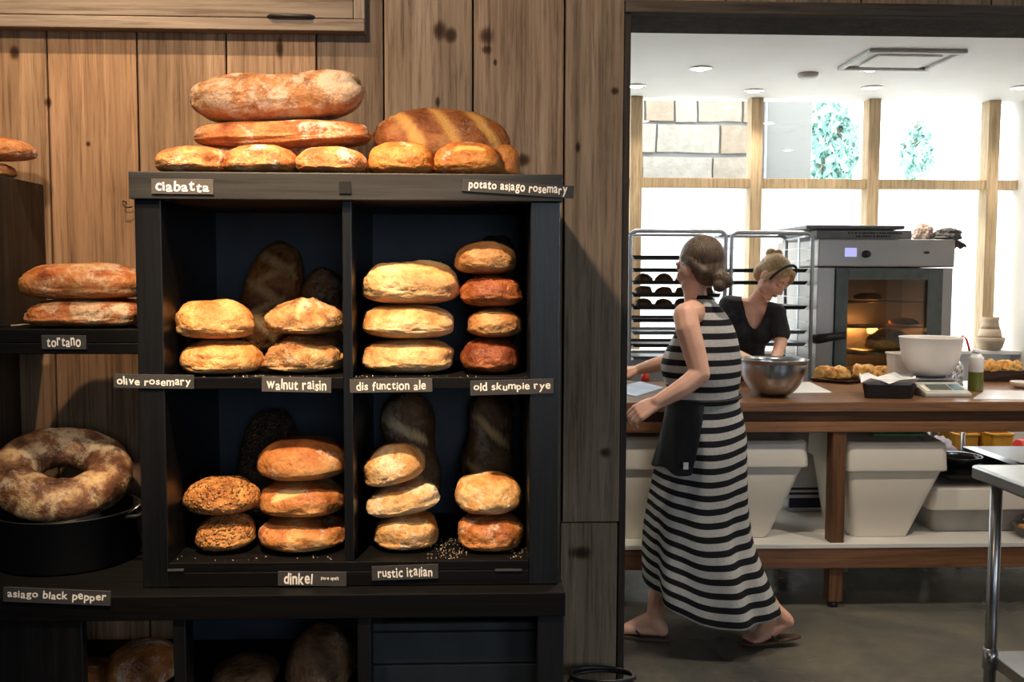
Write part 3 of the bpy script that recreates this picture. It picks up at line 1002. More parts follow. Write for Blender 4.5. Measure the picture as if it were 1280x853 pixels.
# upper right compartment
G = 'dis function ale loaves'
stack(ZM, 2.08, 'ale_loaf', G, C_ALE, [
    (452, 568, 42, 'broad golden ale loaf at the bottom of the stack of three', dict()),
    (452, 566, 42, 'broad golden ale loaf in the middle of the stack of three', dict(rz=12)),
    (454, 577, 55, 'broad golden ale loaf with craggy top on the stack of three', dict(seed=52, lump=0.07, fine=0.02, scores=((-0.5, 0.1, 0.45, 0.05, 0.16), (0.0, -.35, .05, .4, .12))))], 0.20, ex=0.72, ez=0.72, flat=0.55, lump=0.05)
G = 'red brown rye loaves'
stack(ZM, 2.06, 'rye_loaf', G, C_RYE, [
    (575, 650, 44, 'red brown rye loaf at the bottom of the stack of four', dict()),
    (584, 652, 38, 'lighter tan rye loaf second from the bottom of the stack of four', dict(mat=crust('tan_rye_crust', (0.22, 0.08, 0.02), (0.40, 0.18, 0.06), (0.52, 0.30, 0.12), scale=12))),
    (575, 653, 40, 'red brown rye loaf second from the top of the stack of four', dict()),
    (568, 645, 42, 'tan topped rye loaf highest of the stack of four', dict(mat=crust('tan_rye_crust', (), (), ()), lump=0.05))], 0.15, ex=0.8, ez=0.8, flat=0.5, lump=0.06)
xa, xb = at(588, 330, 2.24).x, at(652, 330, 2.24).x
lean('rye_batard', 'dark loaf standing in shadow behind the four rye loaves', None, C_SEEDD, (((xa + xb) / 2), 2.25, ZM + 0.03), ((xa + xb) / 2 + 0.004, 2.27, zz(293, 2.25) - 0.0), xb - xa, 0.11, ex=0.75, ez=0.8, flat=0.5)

# lower left compartment
G = 'seeded loaves'
stack(ZB, 2.06, 'seeded_loaf', G, C_SEED, [
    (242, 318, 45, 'seed covered loaf at the bottom of the two in the lower left compartment', dict(tilt=-4, d=.14)),
    (228, 324, 47, 'seed covered loaf on top of the two in the lower left compartment', dict(rz=-10))], 0.145, ex=0.9, ez=0.95, flat=0.45, lump=0.07)
G = 'floury dinkel loaves'
stack(ZB, 2.08, 'dinkel_loaf', G, C_DINK, [
    (322, 434, 42, 'orange brown dinkel loaf at the bottom of the stack of three', dict()),
    (325, 433, 44, 'orange brown dinkel loaf with one open cut, middle of the stack of three', dict(scores=((-0.5, -0.75, 0.1, -0.72, 0.13),))),
    (322, 434, 52, 'orange brown dinkel loaf on top of the stack of three', dict(lump=0.03))], 0.20, ex=0.85, ez=0.85, flat=0.45, lump=0.045)
p0, p1 = at(318, 600, 2.20), at(346, 510, 2.29)
p0.z = ZB + 0.03
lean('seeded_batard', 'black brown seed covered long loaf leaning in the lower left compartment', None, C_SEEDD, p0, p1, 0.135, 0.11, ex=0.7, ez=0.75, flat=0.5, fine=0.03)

# lower right compartment
G = 'rustic italian loaves'
stack(ZB, 2.07, 'rustic_loaf', G, C_RUS, [
    (467, 548, 43, 'rustic loaf at the bottom of the left stack of three', dict(ez=.7)),
    (459, 553, 38, 'floury rustic loaf in the middle of the left stack of three', dict(tilt=-10, mat=crust('pale_rustic_crust', (0.46, 0.22, 0.07), (0.66, 0.40, 0.16), (0.76, 0.56, 0.3), flour=0.6, fl_col=(0.8, 0.68, 0.5), scale=11))),
    (457, 536, 50, 'rustic loaf tilted on top of the left stack of three', dict(tilt=-14))], 0.15, ex=0.8, ez=0.85, flat=0.45, lump=0.06)
stack(ZB, 2.06, 'rustic_loaf', G, C_RUS, [
    (572, 655, 44, 'brown rustic loaf at the bottom of the right pair by the side panel', dict(ez=.65, mat=C_DINK)),
    (568, 654, 52, 'floury rustic loaf on top of the right pair by the side panel', dict())], 0.15, ex=0.8, ez=0.85, flat=0.5, lump=0.06)
for (xb0, xt, dep_, lab, sd) in ((522, 504, 2.24, 'dark knobbly long loaf leaning behind the left stack of rustic loaves', 3), (606, 618, 2.24, 'dark floured long loaf leaning behind the right pair of rustic loaves', 8)):
    p0, p1 = at(xb0, 640, dep_), at(xt, 470, 2.29)
    p0.z = ZB + 0.03; p1.z = ZMB - 0.04
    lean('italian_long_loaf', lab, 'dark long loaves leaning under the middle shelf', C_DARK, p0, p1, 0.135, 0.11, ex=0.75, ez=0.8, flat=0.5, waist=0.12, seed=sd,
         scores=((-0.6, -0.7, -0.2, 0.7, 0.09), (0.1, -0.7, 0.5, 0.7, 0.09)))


# on top of the shelf
def on(name, label, group, mat_, x0, x1, y0, y1, Y, d, z=None, rz=0.0, ry=0.0, **kw):
    xa, xb = at(x0, (y0 + y1) / 2, Y).x, at(x1, (y0 + y1) / 2, Y).x
    za, zb = at((x0 + x1) / 2, y1, Y).z, at((x0 + x1) / 2, y0, Y).z
    if z is not None:
        za = z + 0.0005
    return loaf(name, label, group, mat_, ((xa + xb) / 2, Y, za), (xb - xa, d, zb - za), (0, math.radians(ry), math.radians(rz)), **kw)


G = 'ciabatta loaves on top of the shelf'
on('ciabatta', 'ciabatta at the left front of the pile on the shelf top', G, C_CIAB, 200, 288, 184, 216, 2.03, 0.17, ZT, ex=0.62, ez=0.7, flat=0.45, lump=0.06)
on('ciabatta', 'ciabatta at the middle front of the pile on the shelf top', G, C_CIAB, 284, 373, 182, 216, 2.02, 0.17, ZT, ex=0.62, ez=0.7, flat=0.45, lump=0.06)
on('ciabatta', 'ciabatta at the right front of the pile on the shelf top', G, C_CIAB, 371, 461, 184, 216, 2.02, 0.16, ZT, ex=0.62, ez=0.7, flat=0.45, lump=0.06)
on('ciabatta', 'ciabatta lying behind the front left one, its end showing above it', G, C_CIAB, 236, 330, 182, 216, 2.20, 0.17, ZT, ex=0.65, ez=0.7, flat=0.45)
on('ciabatta', 'long ciabatta lying across behind the front ones under the second layer', G, C_CIAB, 318, 464, 184, 216, 2.21, 0.16, ZT, ex=0.62, ez=0.7, flat=0.45)
on('ciabatta', 'long orange ciabatta under the big floury one', G, C_CIAB, 247, 466, 152, 187, 2.17, 0.15, None, 0, -1.5, ex=0.6, ez=0.65, flat=0.5, sag=0.12, lump=0.07)
on('ciabatta', 'big floury ciabatta highest on the pile on the shelf top', G, C_CIABF, 241, 459, 90, 155, 2.17, 0.16, None, 0, -4.5, ex=0.72, ez=0.8, flat=0.9, sag=0.13, lump=0.06, bone=.24)
G = 'potato asiago loaves on top of the shelf'
on('potato_loaf', 'round golden potato loaf at the front, beside the ciabattas', G, C_POT, 461, 543, 178, 217, 2.04, 0.15, ZT, ex=0.8, ez=0.75, flat=0.5)
on('potato_loaf', 'round golden potato loaf at the front, above the long tilted sign', G, C_POT, 541, 628, 178, 217, 2.04, 0.15, ZT, ex=0.8, ez=0.8, flat=0.5, scores=((-0.3, -0.8, 0.4, -0.75, 0.1),))
on('potato_loaf', 'brown potato loaf half hidden at the right end of the shelf top', G, C_POT, 614, 650, 180, 217, 2.10, 0.10, ZT, ex=0.8, ez=0.8, flat=0.5)
bc_ = at(552, 173, 2.225)
loaf('potato_batard', 'big scored potato loaf lying behind the two round ones', None, C_BAT, None, (172 * 2.21 / FPX, 0.155, 0.105),
     M=Matrix.Translation(bc_) @ Matrix.Rotation(math.radians(3), 4, 'Y') @ Matrix.Rotation(math.radians(58), 4, 'X') @ Matrix.Translation((0, 0, -0.055)), ex=0.82, ez=0.8, flat=0.6, lump=0.03,
     scores=((-0.72, 0.75, -0.22, -0.8, 0.10), (-0.2, 0.8, 0.3, -0.8, 0.10), (0.28, 0.8, 0.78, -0.5, 0.10), (-0.9, 0.25, -0.5, 0.35, 0.05)))

# left unit top and tortano shelf
G = 'loaves on the left shelf unit'
on('ciabatta', 'flat loaf lying upper of two at the left picture edge', G, C_CIAB, -70, 45, 171, 201, 2.275, 0.12, None, 0, 0, ex=0.75, ez=0.8, flat=0.4)
on('ciabatta', 'loaf lying lower of two at the left picture edge', G, C_CIAB, -80, 18, 201, 226, 2.275, 0.12, uzt, 0, 0, ex=0.75, ez=0.8, flat=0.5)
G = 'tortano loaves on the wall shelf'
on('tortano_loaf', 'floury loaf at the bottom of the pair on the wall shelf', G, C_TORT, 40, 186, 372, 409, 2.205, 0.20, TZ, 0, 0, ex=0.55, ez=0.65, flat=0.5)
on('tortano_loaf', 'long floury loaf on top of the pair on the wall shelf', G, C_TORT, 29, 186, 328, 375, 2.205, 0.20, None, 0, 0, ex=0.68, ez=0.72, flat=0.5, taper=0.15)


def rod(name, label, a, b_, r, m):
    bm = NB(); tube(bm, [a, b_], r, 6)
    return tag(obj(name, bm, m, smooth=True), label, 'skewer')


rod('wooden_skewer', 'thin wooden skewer on the wall shelf beside the floury loaves', Vector((at(14, 407, 2.2).x, 2.2, TZ + .002)), Vector((at(44, 405, 2.28).x, 2.28, TZ + .002)), 0.0018, plain('skewer_wood', (0.4, 0.33, 0.24), 0.7))

# ring loaf in its pan
PY, PR = 2.175, 0.148
pc = at(88, 700, PY)
pan = thing('round_pan', 'black round metal pan holding the ring loaf on the counter', 'pan', (pc.x, PY, BZ))
ph = zz(650, PY - 0.13) - BZ
bm = NB(); lathe(bm, [(0, 0), (PR - 0.006, 0), (PR, 0.006), (PR + 0.003, ph), (PR + 0.006, ph + 0.002), (PR + 0.001, ph + 0.003), (PR - 0.004, ph), (PR - 0.006, 0.008), (0, 0.006)], 56, (pc.x, PY, BZ))
obj('pan_body', bm, plain('black_pan_iron', (0.012, 0.012, 0.013), 0.45, 0.3), pan, smooth=True)
bm = NB()
hx = pc.x + PR
tube(bm, [(hx - .012, PY - .045, BZ + ph - .012), (hx + .02, PY - .04, BZ + ph - .01), (hx + .02, PY + .03, BZ + ph - .01), (hx - .002, PY + .035, BZ + ph - .012)], 0.005, 8)
obj('handle', bm, plain('black_pan_iron', (), 0), pan, smooth=True)
# ring loaf, tilted against the wall
R1, R2 = 0.098, 0.056
off = Vector((3, 8, 1))
pts, fcs, NU, NV = [], [], 96, 40
for i in range(NU):
    a = 2 * PI * i / NU
    for j in range(NV):
        b_ = 2 * PI * j / NV
        dirv = Vector((math.cos(a), math.sin(a), 0))
        n = noise.noise(Vector((math.cos(a) * 1.6, math.sin(a) * 1.6, math.sin(b_))) + off) * .14 + noise.noise(Vector((math.cos(a) * 5, math.sin(a) * 5, math.sin(b_) * 2)) + off) * .05 + noise.noise(Vector((math.cos(a) * 14, math.sin(a) * 14, math.sin(b_) * 5)) + off) * .02
        rr = R2 * (1 + n)
        pts.append(dirv * (R1 + rr * math.cos(b_) * 0.96) + Vector((0, 0, rr * (0.86 if math.sin(b_) > 0 else 0.62) * math.sin(b_))))
        fcs.append((i * NV + j, ((i + 1) % NU) * NV + j, ((i + 1) % NU) * NV + (j + 1) % NV, i * NV + (j + 1) % NV))
me = bpy.data.meshes.new('ring_loaf')
me.from_pydata([tuple(p) for p in pts], [], fcs)
me.polygons.foreach_set('use_smooth', [True] * len(fcs))
me.materials.append(C_RING)
ring = bpy.data.objects.new('ring_loaf', me)
COL.objects.link(ring)
rc = at(78, 593, 2.185)
ring.matrix_world = Matrix.Translation(rc) @ Matrix.Rotation(math.radians(12), 4, 'Y') @ Matrix.Rotation(math.radians(24), 4, 'X')
tag(ring, 'big floury ring loaf with a hole, resting in the black round pan', 'bread')
bm = NB(); a = at(160, 642, 2.12); tube(bm, [a, at(176, 631, 2.13)], 0.0014, 6)
tag(obj('metal_skewer', bm, M_met, smooth=True), 'thin bright metal skewer sticking out beside the ring loaf', 'skewer')

# loaves and crate under the counter
G = 'dim loaves under the counter'
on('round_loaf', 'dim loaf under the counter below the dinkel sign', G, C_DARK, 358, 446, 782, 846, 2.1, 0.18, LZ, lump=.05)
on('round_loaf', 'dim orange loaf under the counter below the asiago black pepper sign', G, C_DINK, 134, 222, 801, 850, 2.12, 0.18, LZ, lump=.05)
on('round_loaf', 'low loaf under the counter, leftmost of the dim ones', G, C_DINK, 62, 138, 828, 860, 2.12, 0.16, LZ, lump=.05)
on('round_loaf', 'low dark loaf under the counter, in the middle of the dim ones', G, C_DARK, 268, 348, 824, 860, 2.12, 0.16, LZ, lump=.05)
kx0, kx1 = at(465, 800, 1.98).x, at(671, 800, 1.98).x
kz = zz(779, 1.98)
LZ += 0.0006
cr = thing('wooden_crate', 'dark grey wooden crate under the counter at the right', 'crate', ((kx0 + kx1) / 2, 2.14, LZ))
for (z0, z1) in ((LZ, LZ + 0.085), (LZ + .088, LZ + .155), (LZ + .158, kz)):
    bm = NB(); box(bm, kx0, kx1, 1.98, 1.995, z0, z1); obj('front_board', bm, M_char, cr, bevel=0.003)
for x in (kx0, kx1 - .015):
    bm = NB(); box(bm, x, x + .015, 1.995, 2.30, LZ, kz); obj('side_board', bm, M_char, cr, bevel=0.002)
bm = NB(); box(bm, kx0 + .015, kx1 - .015, 2.285, 2.30, LZ, kz); obj('back_board', bm, M_char, cr, bevel=0.002)
bm = NB(); box(bm, kx0 + .015, kx1 - .015, 1.995, 2.285, LZ, LZ + .012); obj('crate_bottom', bm, M_char, cr)
bm = NB()
pr = []
for j in range(8):
    pr.append([Vector((at(545 + 95 * i / 10, 770, 2.1).x, 2.0 + 0.27 * j / 7, kz + 0.010 + 0.014 * math.sin(PI * j / 7) + 0.004 * math.sin(i * .8))) for i in range(11)])
vr = [[bm.verts.new(p) for p in r] for r in pr]
for a, b_ in zip(vr, vr[1:]):
    for i in range(10):
        bm.faces.new((a[i], a[i + 1], b_[i + 1], b_[i]))
pp = obj('paper_liner', bm, plain('grey_paper', (0.30, 0.31, 0.34), 0.8), smooth=True)
so = pp.modifiers.new('thick', 'SOLIDIFY'); so.thickness = 0.001
tag(pp, 'grey paper sheets lying over the top of the crate under the counter', 'paper')

# black cable at the foot of the casing board
bm = NB()
c = at(750, 838, 2.33)
pts = []
for i in range(44):
    a = 2 * PI * i / 22
    pts.append((c.x + (0.082 + .006 * math.sin(i * 1.1)) * math.cos(a), 2.30 + 0.055 * math.sin(a), c.z + 0.006 * math.cos(a * 0.5 + 1) + 0.012 * i / 44 - .012))
pts += [(c.x + .03, 2.28, c.z - .05), (c.x - .02, 2.3, c.z - .16), (c.x - .03, 2.33, c.z - .35), (c.x - .03, 2.35, 0.006)]
tube(bm, pts, 0.0055, 8)
tag(obj('cable_coil', bm, plain('black_rubber', (0.012, 0.012, 0.013), 0.4), smooth=True), 'black cable coil hanging by the casing board at the doorway', 'cable')

# flour and crumbs fallen on the shelf boards
rnd = random.Random(12)
bm = NB()
for (pxa, pxb, z0, ya, yb, n) in ((538, 580, ZB, 1.965, 2.12, 130), (636, 660, ZB, 1.965, 2.05, 40), (300, 330, ZM, 1.96, 2.0, 14), (225, 430, ZB, 1.96, 2.0, 26), (445, 655, ZM, 1.955, 1.985, 22), (228, 428, ZM, 1.955, 1.985, 22)):
    for _ in range(n):
        y = rnd.uniform(ya, yb); x = at(min(pxb + 3, max(pxa - 3, rnd.gauss((pxa + pxb) / 2, (pxb - pxa) / 3.2))), 690, y).x; r = rnd.uniform(.0004, .0014)
        M = Matrix.Translation((x, y, z0 + r * .6)) @ Euler((rnd.uniform(0, 3), rnd.uniform(0, 3), rnd.uniform(0, 3))).to_matrix().to_4x4()
        box(bm, -r, r, -r * .8, r * .8, -r * .5, r * .5, M)
o = obj('crumbs', bm, plain('crumb', (0.42, 0.34, 0.25), 0.9))
o['kind'] = 'stuff'
tag(o, 'flour and crumbs scattered on the black shelf boards', 'crumbs')

# ------------------------------------------------------------------ kitchen: work counter
def X(px, Y, py=450):
    return at(px, py, Y).x


def Z(py, Y, px=950):
    return at(px, py, Y).z


CY, CB = 4.24, 5.12
CT = Z(503, CY, 1000)
M_ctop = wood('counter_wood', (0.13, 0.055, 0.022), (0.22, 0.10, 0.042), (0.31, 0.155, 0.07), 0, 0.6, 0.32, spec=0.5, bmp=0.1)
M_capr = wood('apron_wood', (0.06, 0.026, 0.012), (0.12, 0.055, 0.024), (0.19, 0.09, 0.04), 0, 0.7, 0.55, bmp=0.2)
M_cleg = wood('leg_wood', (0.07, 0.03, 0.014), (0.13, 0.06, 0.027), (0.20, 0.095, 0.042), 2, 0.7, 0.55, bmp=0.2)
M_lam = plain('white_laminate', (0.72, 0.69, 0.63), 0.4, var=0.05, scale=5)
M_blkp = plain('black_plastic', (0.015, 0.015, 0.016), 0.45)
ct = thing('work_counter', 'long wooden kitchen work counter with open white lower shelf', 'counter', (1.9, 4.7, 0))
cx0, cx1 = 0.25, 3.75
bm = NB(); box(bm, cx0, cx1, CY, CB, CT - 0.045, CT); obj('counter_top', bm, M_ctop, ct, bevel=0.004)
zA = Z(540, CY + .03, 1000)
bm = NB(); box(bm, cx0 + .03, cx1 - .03, CY + 0.045, CY + 0.075, Z(529, CY + .04, 1000), CT - 0.045); obj('apron', bm, M_capr, ct, bevel=0.002)
bm = NB(); box(bm, cx0 + .03, cx1 - .03, CY + 0.012, CY + 0.075, zA, Z(528, CY + .01, 1000)); obj('apron_board', bm, M_ctop, ct, bevel=0.003)
bm = NB(); box(bm, cx0 + .03, cx1 - .03, CB - 0.07, CB - 0.04, zA, CT - 0.045); obj('apron', bm, M_capr, ct, bevel=0.002)
lz = Z(677, CY + 0.04, 1100)
lx0, lx1 = X(1039, CY + .02, 640), X(1056, CY + .02, 640)
for (a, b_) in ((cx0 + .04, cx0 + .11), (lx0, lx1), (cx1 - .12, cx1 - .05)):
    for y in (CY + 0.02, CB - 0.12):
        bm = NB(); box(bm, a, b_, y, y + 0.075, 0.03, zA); lg = obj('leg', bm, M_cleg, ct, bevel=0.003)
        bm = NB(); lathe(bm, [(0, 0), (0.022, 0), (0.024, 0.012), (0.016, 0.03), (0, 0.03)], 16, ((a + b_) / 2, y + .037, 0)); obj('foot', bm, M_blkp, lg, smooth=True)
bm = NB(); box(bm, cx0 + .03, cx1 - .03, CY + 0.005, CY + 0.02, lz - 0.115, lz - 0.02); obj('lower_rail', bm, M_ctop, ct, bevel=0.003)
bm = NB(); box(bm, cx0 + .03, cx1 - .03, CY + 0.0, CB - 0.05, lz - 0.02, lz); obj('lower_shelf', bm, M_lam, ct, bevel=0.002)

# ------------------------------------------------------------------ bins under the counter
M_bin = plain('cream_plastic', (0.70, 0.64, 0.55), 0.4, var=0.04, scale=4)
M_binc = plain('grey_clear_plastic', (0.33, 0.32, 0.29), 0.35, var=0.15, scale=9)


def bin_(px0, px1, pyl, pyb, label, depth, body_m=None, Y=CY + 0.05, bx=(0.1, 0.28), low=False):
    body_m = body_m or M_bin
    xa, xb = X(px0, Y, 580), X(px1, Y, 580)
    w_ = xb - xa
    z1 = Z(pyb, Y, (px0 + px1) / 2)           # underside of the lid at the front
    zt = Z(pyl, Y + 0.04, (px0 + px1) / 2)
    z0 = lz + .0005
    t = thing('ingredient_bin', label, 'bin', ((xa + xb) / 2, Y + depth / 2, z0), 'lidded plastic bins under the counter')
    bm = NB()
    rings = []
    for k in (0.0, 0.02, 0.5, 1.0):
        q = 1 - k
        rings.append(rrect(xa + 0.018 + bx[0] * w_ * q, xb - 0.018 - bx[1] * w_ * q, Y + 0.012 + 0.05 * q, Y + depth - 0.02 - 0.03 * q, z0 + (z1 + 0.01 - z0) * k, 0.035, 6))
    loft(bm, rings)
    obj('bin_body', bm, body_m, t, smooth=True, bevel=0.004)
    bm = NB()
    zb = zt + (0.02 if low else 0.045)
    n = len(rings[0])
    f0 = rrect(xa, xb, Y, Y + depth, z1, 0.04, 6)
    f1 = rrect(xa, xb, Y, Y + depth, z1 + 0.012, 0.04, 6)
    f2 = rrect(xa + .006, xb - .006, Y + .006, Y + depth - .006, zt - 0.012, 0.04, 6)
    f3 = rrect(xa + .022, xb - .022, Y + .022, Y + depth - .02, zt, 0.035, 6)
    slope = (zb - zt) / depth
    for r in (f2, f3):
        for p in r:
            p.z += slope * (p.y - Y)
    f4 = [Vector((p.x + ((xa + xb) / 2 - p.x) * .22, p.y + ((Y + depth / 2) - p.y) * .3, p.z - 0.004)) for p in f3]
    f5 = [Vector((p.x, p.y, p.z - 0.012)) for p in f4]
    loft(bm, [f0, f1, f2, f3, f4, f5])
    obj('lid', bm, M_bin, t, smooth=True, bevel=0.003)
    return t, (xa, xb, zt, zb, Y, depth)


bin_(735, 848, 546, 588, 'cream lidded bin under the counter left of the walking woman', 0.52)
bin_(872, 1013, 551, 585, 'cream lidded bin under the counter behind the walking woman', 0.52)
tb, (xa, xb, zt, zb, Yb, dp) = bin_(1056, 1188, 553, 590, 'cream lidded bin with green label strip right of the counter leg', 0.52)
bm = NB()
g0, g1 = X(1092, Yb + .15, 565), X(1154, Yb + .15, 565)
box(bm, g0, g1, Yb + .15, Yb + .162, zt + (zb - zt) * .3 - .004, zt + (zb - zt) * .3 + 0.006)
obj('label_strip', bm, plain('green_tape', (0.10, 0.36, 0.12), 0.5), tb)['label'] = 'green label strip'
_, lowbin = bin_(1165, 1300, 607, 638, 'low lidded bin with greyish translucent body, furthest right', 0.5, M_binc, Y=CY + 0.14, bx=(0.05, 0.05), low=True)

# printed paper sack behind the leg
M_sack = plain('white_sack_paper', (0.55, 0.55, 0.55), 0.7, var=0.08, scale=10)
sx0, sx1, SY = X(986, 4.84, 600), X(1046, 4.84, 600), 4.84
sk = thing('flour_sack', 'white paper sack with dark stripes standing behind the counter leg', 'sack', ((sx0 + sx1) / 2, SY + .1, lz))
bm = NB()
rings = []
for k in range(9):
    q = k / 8
    z = lz + .0006 + (Z(538, SY, 1020) - lz) * q
    b_ = 0.012 * math.sin(PI * q)
    r = rrect(sx0 - b_, sx1 + b_, SY - b_, SY + .13 + b_, z, 0.03, 5)
    for p in r:
        p += Vector((noise.noise(p * 9), noise.noise(p * 9 + Vector((4, 0, 0))), 0)) * 0.008
    rings.append(r)
loft(bm, rings)
obj('sack_body', bm, M_sack, sk, smooth=True)
M_navy = plain('navy_print', (0.01, 0.014, 0.04), 0.6)
for (ya, yb) in ((609, 612), (615, 618), (622, 634)):
    bm = NB(); box(bm, sx0 + .0, sx1 - .012, SY - 0.0135, SY - 0.012, Z(yb, SY, 1020), Z(ya, SY, 1020)); obj('printed_band', bm, M_navy, sk)

# things at the right end below the counter, further back
M_steel = plain('bowl_steel', (0.43, 0.44, 0.46), 0.26, 1.0, var=0.06, scale=6)


def bowl(name, label, c, r, h, m, group=None, wall=0.004, foot=0.45, cat='bowl', lip=True, power=0.95):
    prof = [(0, 0), (r * foot, 0)]
    for k in range(1, 13):
        q = k / 12
        prof.append((r * (foot + (1 - foot) * math.sin(q * PI / 2) ** power), h * (1 - math.cos(q * PI / 2)) ** .85))
    if lip:
        prof += [(r + 0.008, h), (r + 0.008, h + 0.004)]
    for k in range(12, 0, -1):
        q = k / 12
        prof.append((r * (foot + (1 - foot) * math.sin(q * PI / 2) ** power) - wall, h * (1 - math.cos(q * PI / 2)) ** .85 + wall * .5))
    prof.append((0, wall))
    bm = NB(); lathe(bm, prof, 56, c)
    o = obj(name, bm, m, smooth=True)
    o.data.transform(Matrix.Translation(-Vector(c))); o.location = c
    return tag(o, label, cat, group)


# rear low shelf behind the counter carrying the odds and ends
rsx0, rsx1 = X(1178, 5.5, 600), X(1330, 5.5, 600)
rz = Z(600, 5.35, 1230)
rzt = rz + .0006
rs = thing('rear_rack', 'low steel rack behind the counter holding yellow and red tubs', 'rack', ((rsx0 + rsx1) / 2, 5.5, 0))
bm = NB(); box(bm, rsx0, rsx1, 5.3, 5.75, rz - 0.03, rz); obj('rack_shelf', bm, M_met, rs, bevel=0.003)
for x in (rsx0 + .02, rsx1 - .02):
    for y in (5.32, 5.73):
        bm = NB(); tube(bm, [(x, y, 0), (x, y, rz + .28)], 0.014, 10); obj('post', bm, M_met, rs, smooth=True)
for (pa_, pb_, ptop, yy, col, lab) in ((1226, 1254, 541, 5.5, (0.75, 0.36, 0.02), 'yellow plastic tub on the rear rack under the counter end'), (1184, 1212, 541, 5.62, (0.70, 0.36, 0.04), 'orange yellow tub on the rear rack left of the brighter yellow one')):
    xa, xb = X(pa_, yy, 550), X(pb_, yy, 550)
    bm = NB()
    z1 = Z(ptop, yy, 1230)
    loft(bm, [rrect(xa + .015, xb - .015, yy - .1, yy + .1, rzt, .02), rrect(xa, xb, yy - .12, yy + .12, z1, .02), rrect(xa - .006, xb + .006, yy - .126, yy + .126, z1, .02), rrect(xa - .006, xb + .006, yy - .126, yy + .126, z1 + .012, .02), rrect(xa + .006, xb - .006, yy - .11, yy + .11, z1 + .012, .02), rrect(xa + .02, xb - .02, yy - .09, yy + .09, rz + .02, .02)])
    tag(obj('plastic_tub', bm, plain('tub_' + ('a' if pa_ == 1226 else 'b'), col, 0.45), smooth=False, bevel=0.003), lab, 'tub')
yy = 5.42
xa, xb = X(1265, yy, 565), X(1315, yy, 565)
bm = NB()
z1 = Z(567, yy, 1260)
loft(bm, [rrect(xa + .02, xb - .02, yy - .08, yy + .12, rzt, .03), rrect(xa, xb, yy - .1, yy + .14, z1 - .02, .03), rrect(xa + .01, xb - .01, yy - .09, yy + .13, z1, .03), rrect(xa + .05, xb - .1, yy - .02, yy + .06, Z(551, yy, 1260), .02)])
tag(obj('plastic_tub', bm, plain('red_plastic', (0.62, 0.03, 0.02), 0.4), bevel=0.004), 'red plastic tub on the rear rack at the right picture edge', 'tub')
sk2 = plain('blue_white_wrap', (0.55, 0.52, 0.62), 0.6, var=0.3, scale=14)
bm = NB()
vs, fs_ = ico(4)
c = at(1177, 549, 5.5); c.z = rz
M_ = Matrix.Translation((c.x, 5.5, rz + .115))
vv = [bm.verts.new(M_ @ Vector((v.x * .085 * (1 + .3 * noise.noise(v * 3)), v.y * .08, max(v.z, -.95) * .1 * (1 + .35 * noise.noise(v * 2.5 + Vector((3, 0, 0))))))) for v in vs]
for f in fs_:
    bm.faces.new([vv[i] for i in f])
tag(obj('plastic_bag', bm, sk2, smooth=True), 'crumpled pale lilac bag on the rear rack beside the yellow tubs', 'bag')
# steel bowl and dark trays on top of the low bin and behind it
bz = max(Z(590, 4.62, 1200), lowbin[3] + .014)
bm = NB(); r_ = [rrect(X(1165, 4.6, 575), X(1240, 4.6, 575), 4.44, 4.9, lowbin[3] + .001, .03), rrect(X(1160, 4.6, 575), X(1245, 4.6, 575), 4.43, 4.92, bz + .012, .03)]
loft(bm, r_)
tag(obj('dark_tray', bm, plain('dark_tray_metal', (0.03, 0.028, 0.027), 0.4), bevel=0.003), 'dark oven tray lying on the low translucent bin', 'tray')
c = at(1198, 575, 4.66); c.z = bz + .0125
bowl('steel_bowl', 'shallow steel bowl on the dark tray under the counter', c, 0.105, 0.05, M_steel)
c = at(1262, 600, 4.6)
bm = NB(); xa, xb = X(1252, 4.6, 570), X(1330, 4.6, 570)
zt_ = Z(566, 4.75, 1250)
loft(bm, [rrect(xa + .02, xb, 4.45, 4.95, lowbin[3] + .001, .03), rrect(xa, xb, 4.43, 4.98, zt_ - .03, .03), rrect(xa - .01, xb, 4.42, 4.99, zt_ - .01, .03), rrect(xa + .03, xb, 4.47, 4.93, zt_, .03)])
tag(obj('roasting_pan', bm, M_steel, bevel=0.004), 'steel roasting pan with rounded lid at the right end of the lower shelf', 'pan')
c = at(1296, 672, 4.33); c.z = lz + .0005
bw = bowl('shelf_bowl', 'dark bowl holding red and orange packets on the lower counter shelf', c, 0.10, 0.05, plain('grey_bowl', (0.12, 0.11, 0.10), 0.5))
for (dx, dz, col, nm, lb) in ((-.03, .035, (0.65, 0.3, 0.08), 'orange_packet', 'small orange packet in the dark bowl on the lower shelf'), (0.0, .085, (0.5, 0.03, 0.02), 'red_packet', 'small red packet on the orange one in the dark bowl')):
    bm = NB(); box(bm, c.x + dx - .045, c.x + dx + .045, 4.30, 4.37, lz + dz - .025, lz + dz + .022, )
    tag(obj(nm, bm, plain(nm + '_paper', col, 0.5), bevel=0.012), lb, 'packet')

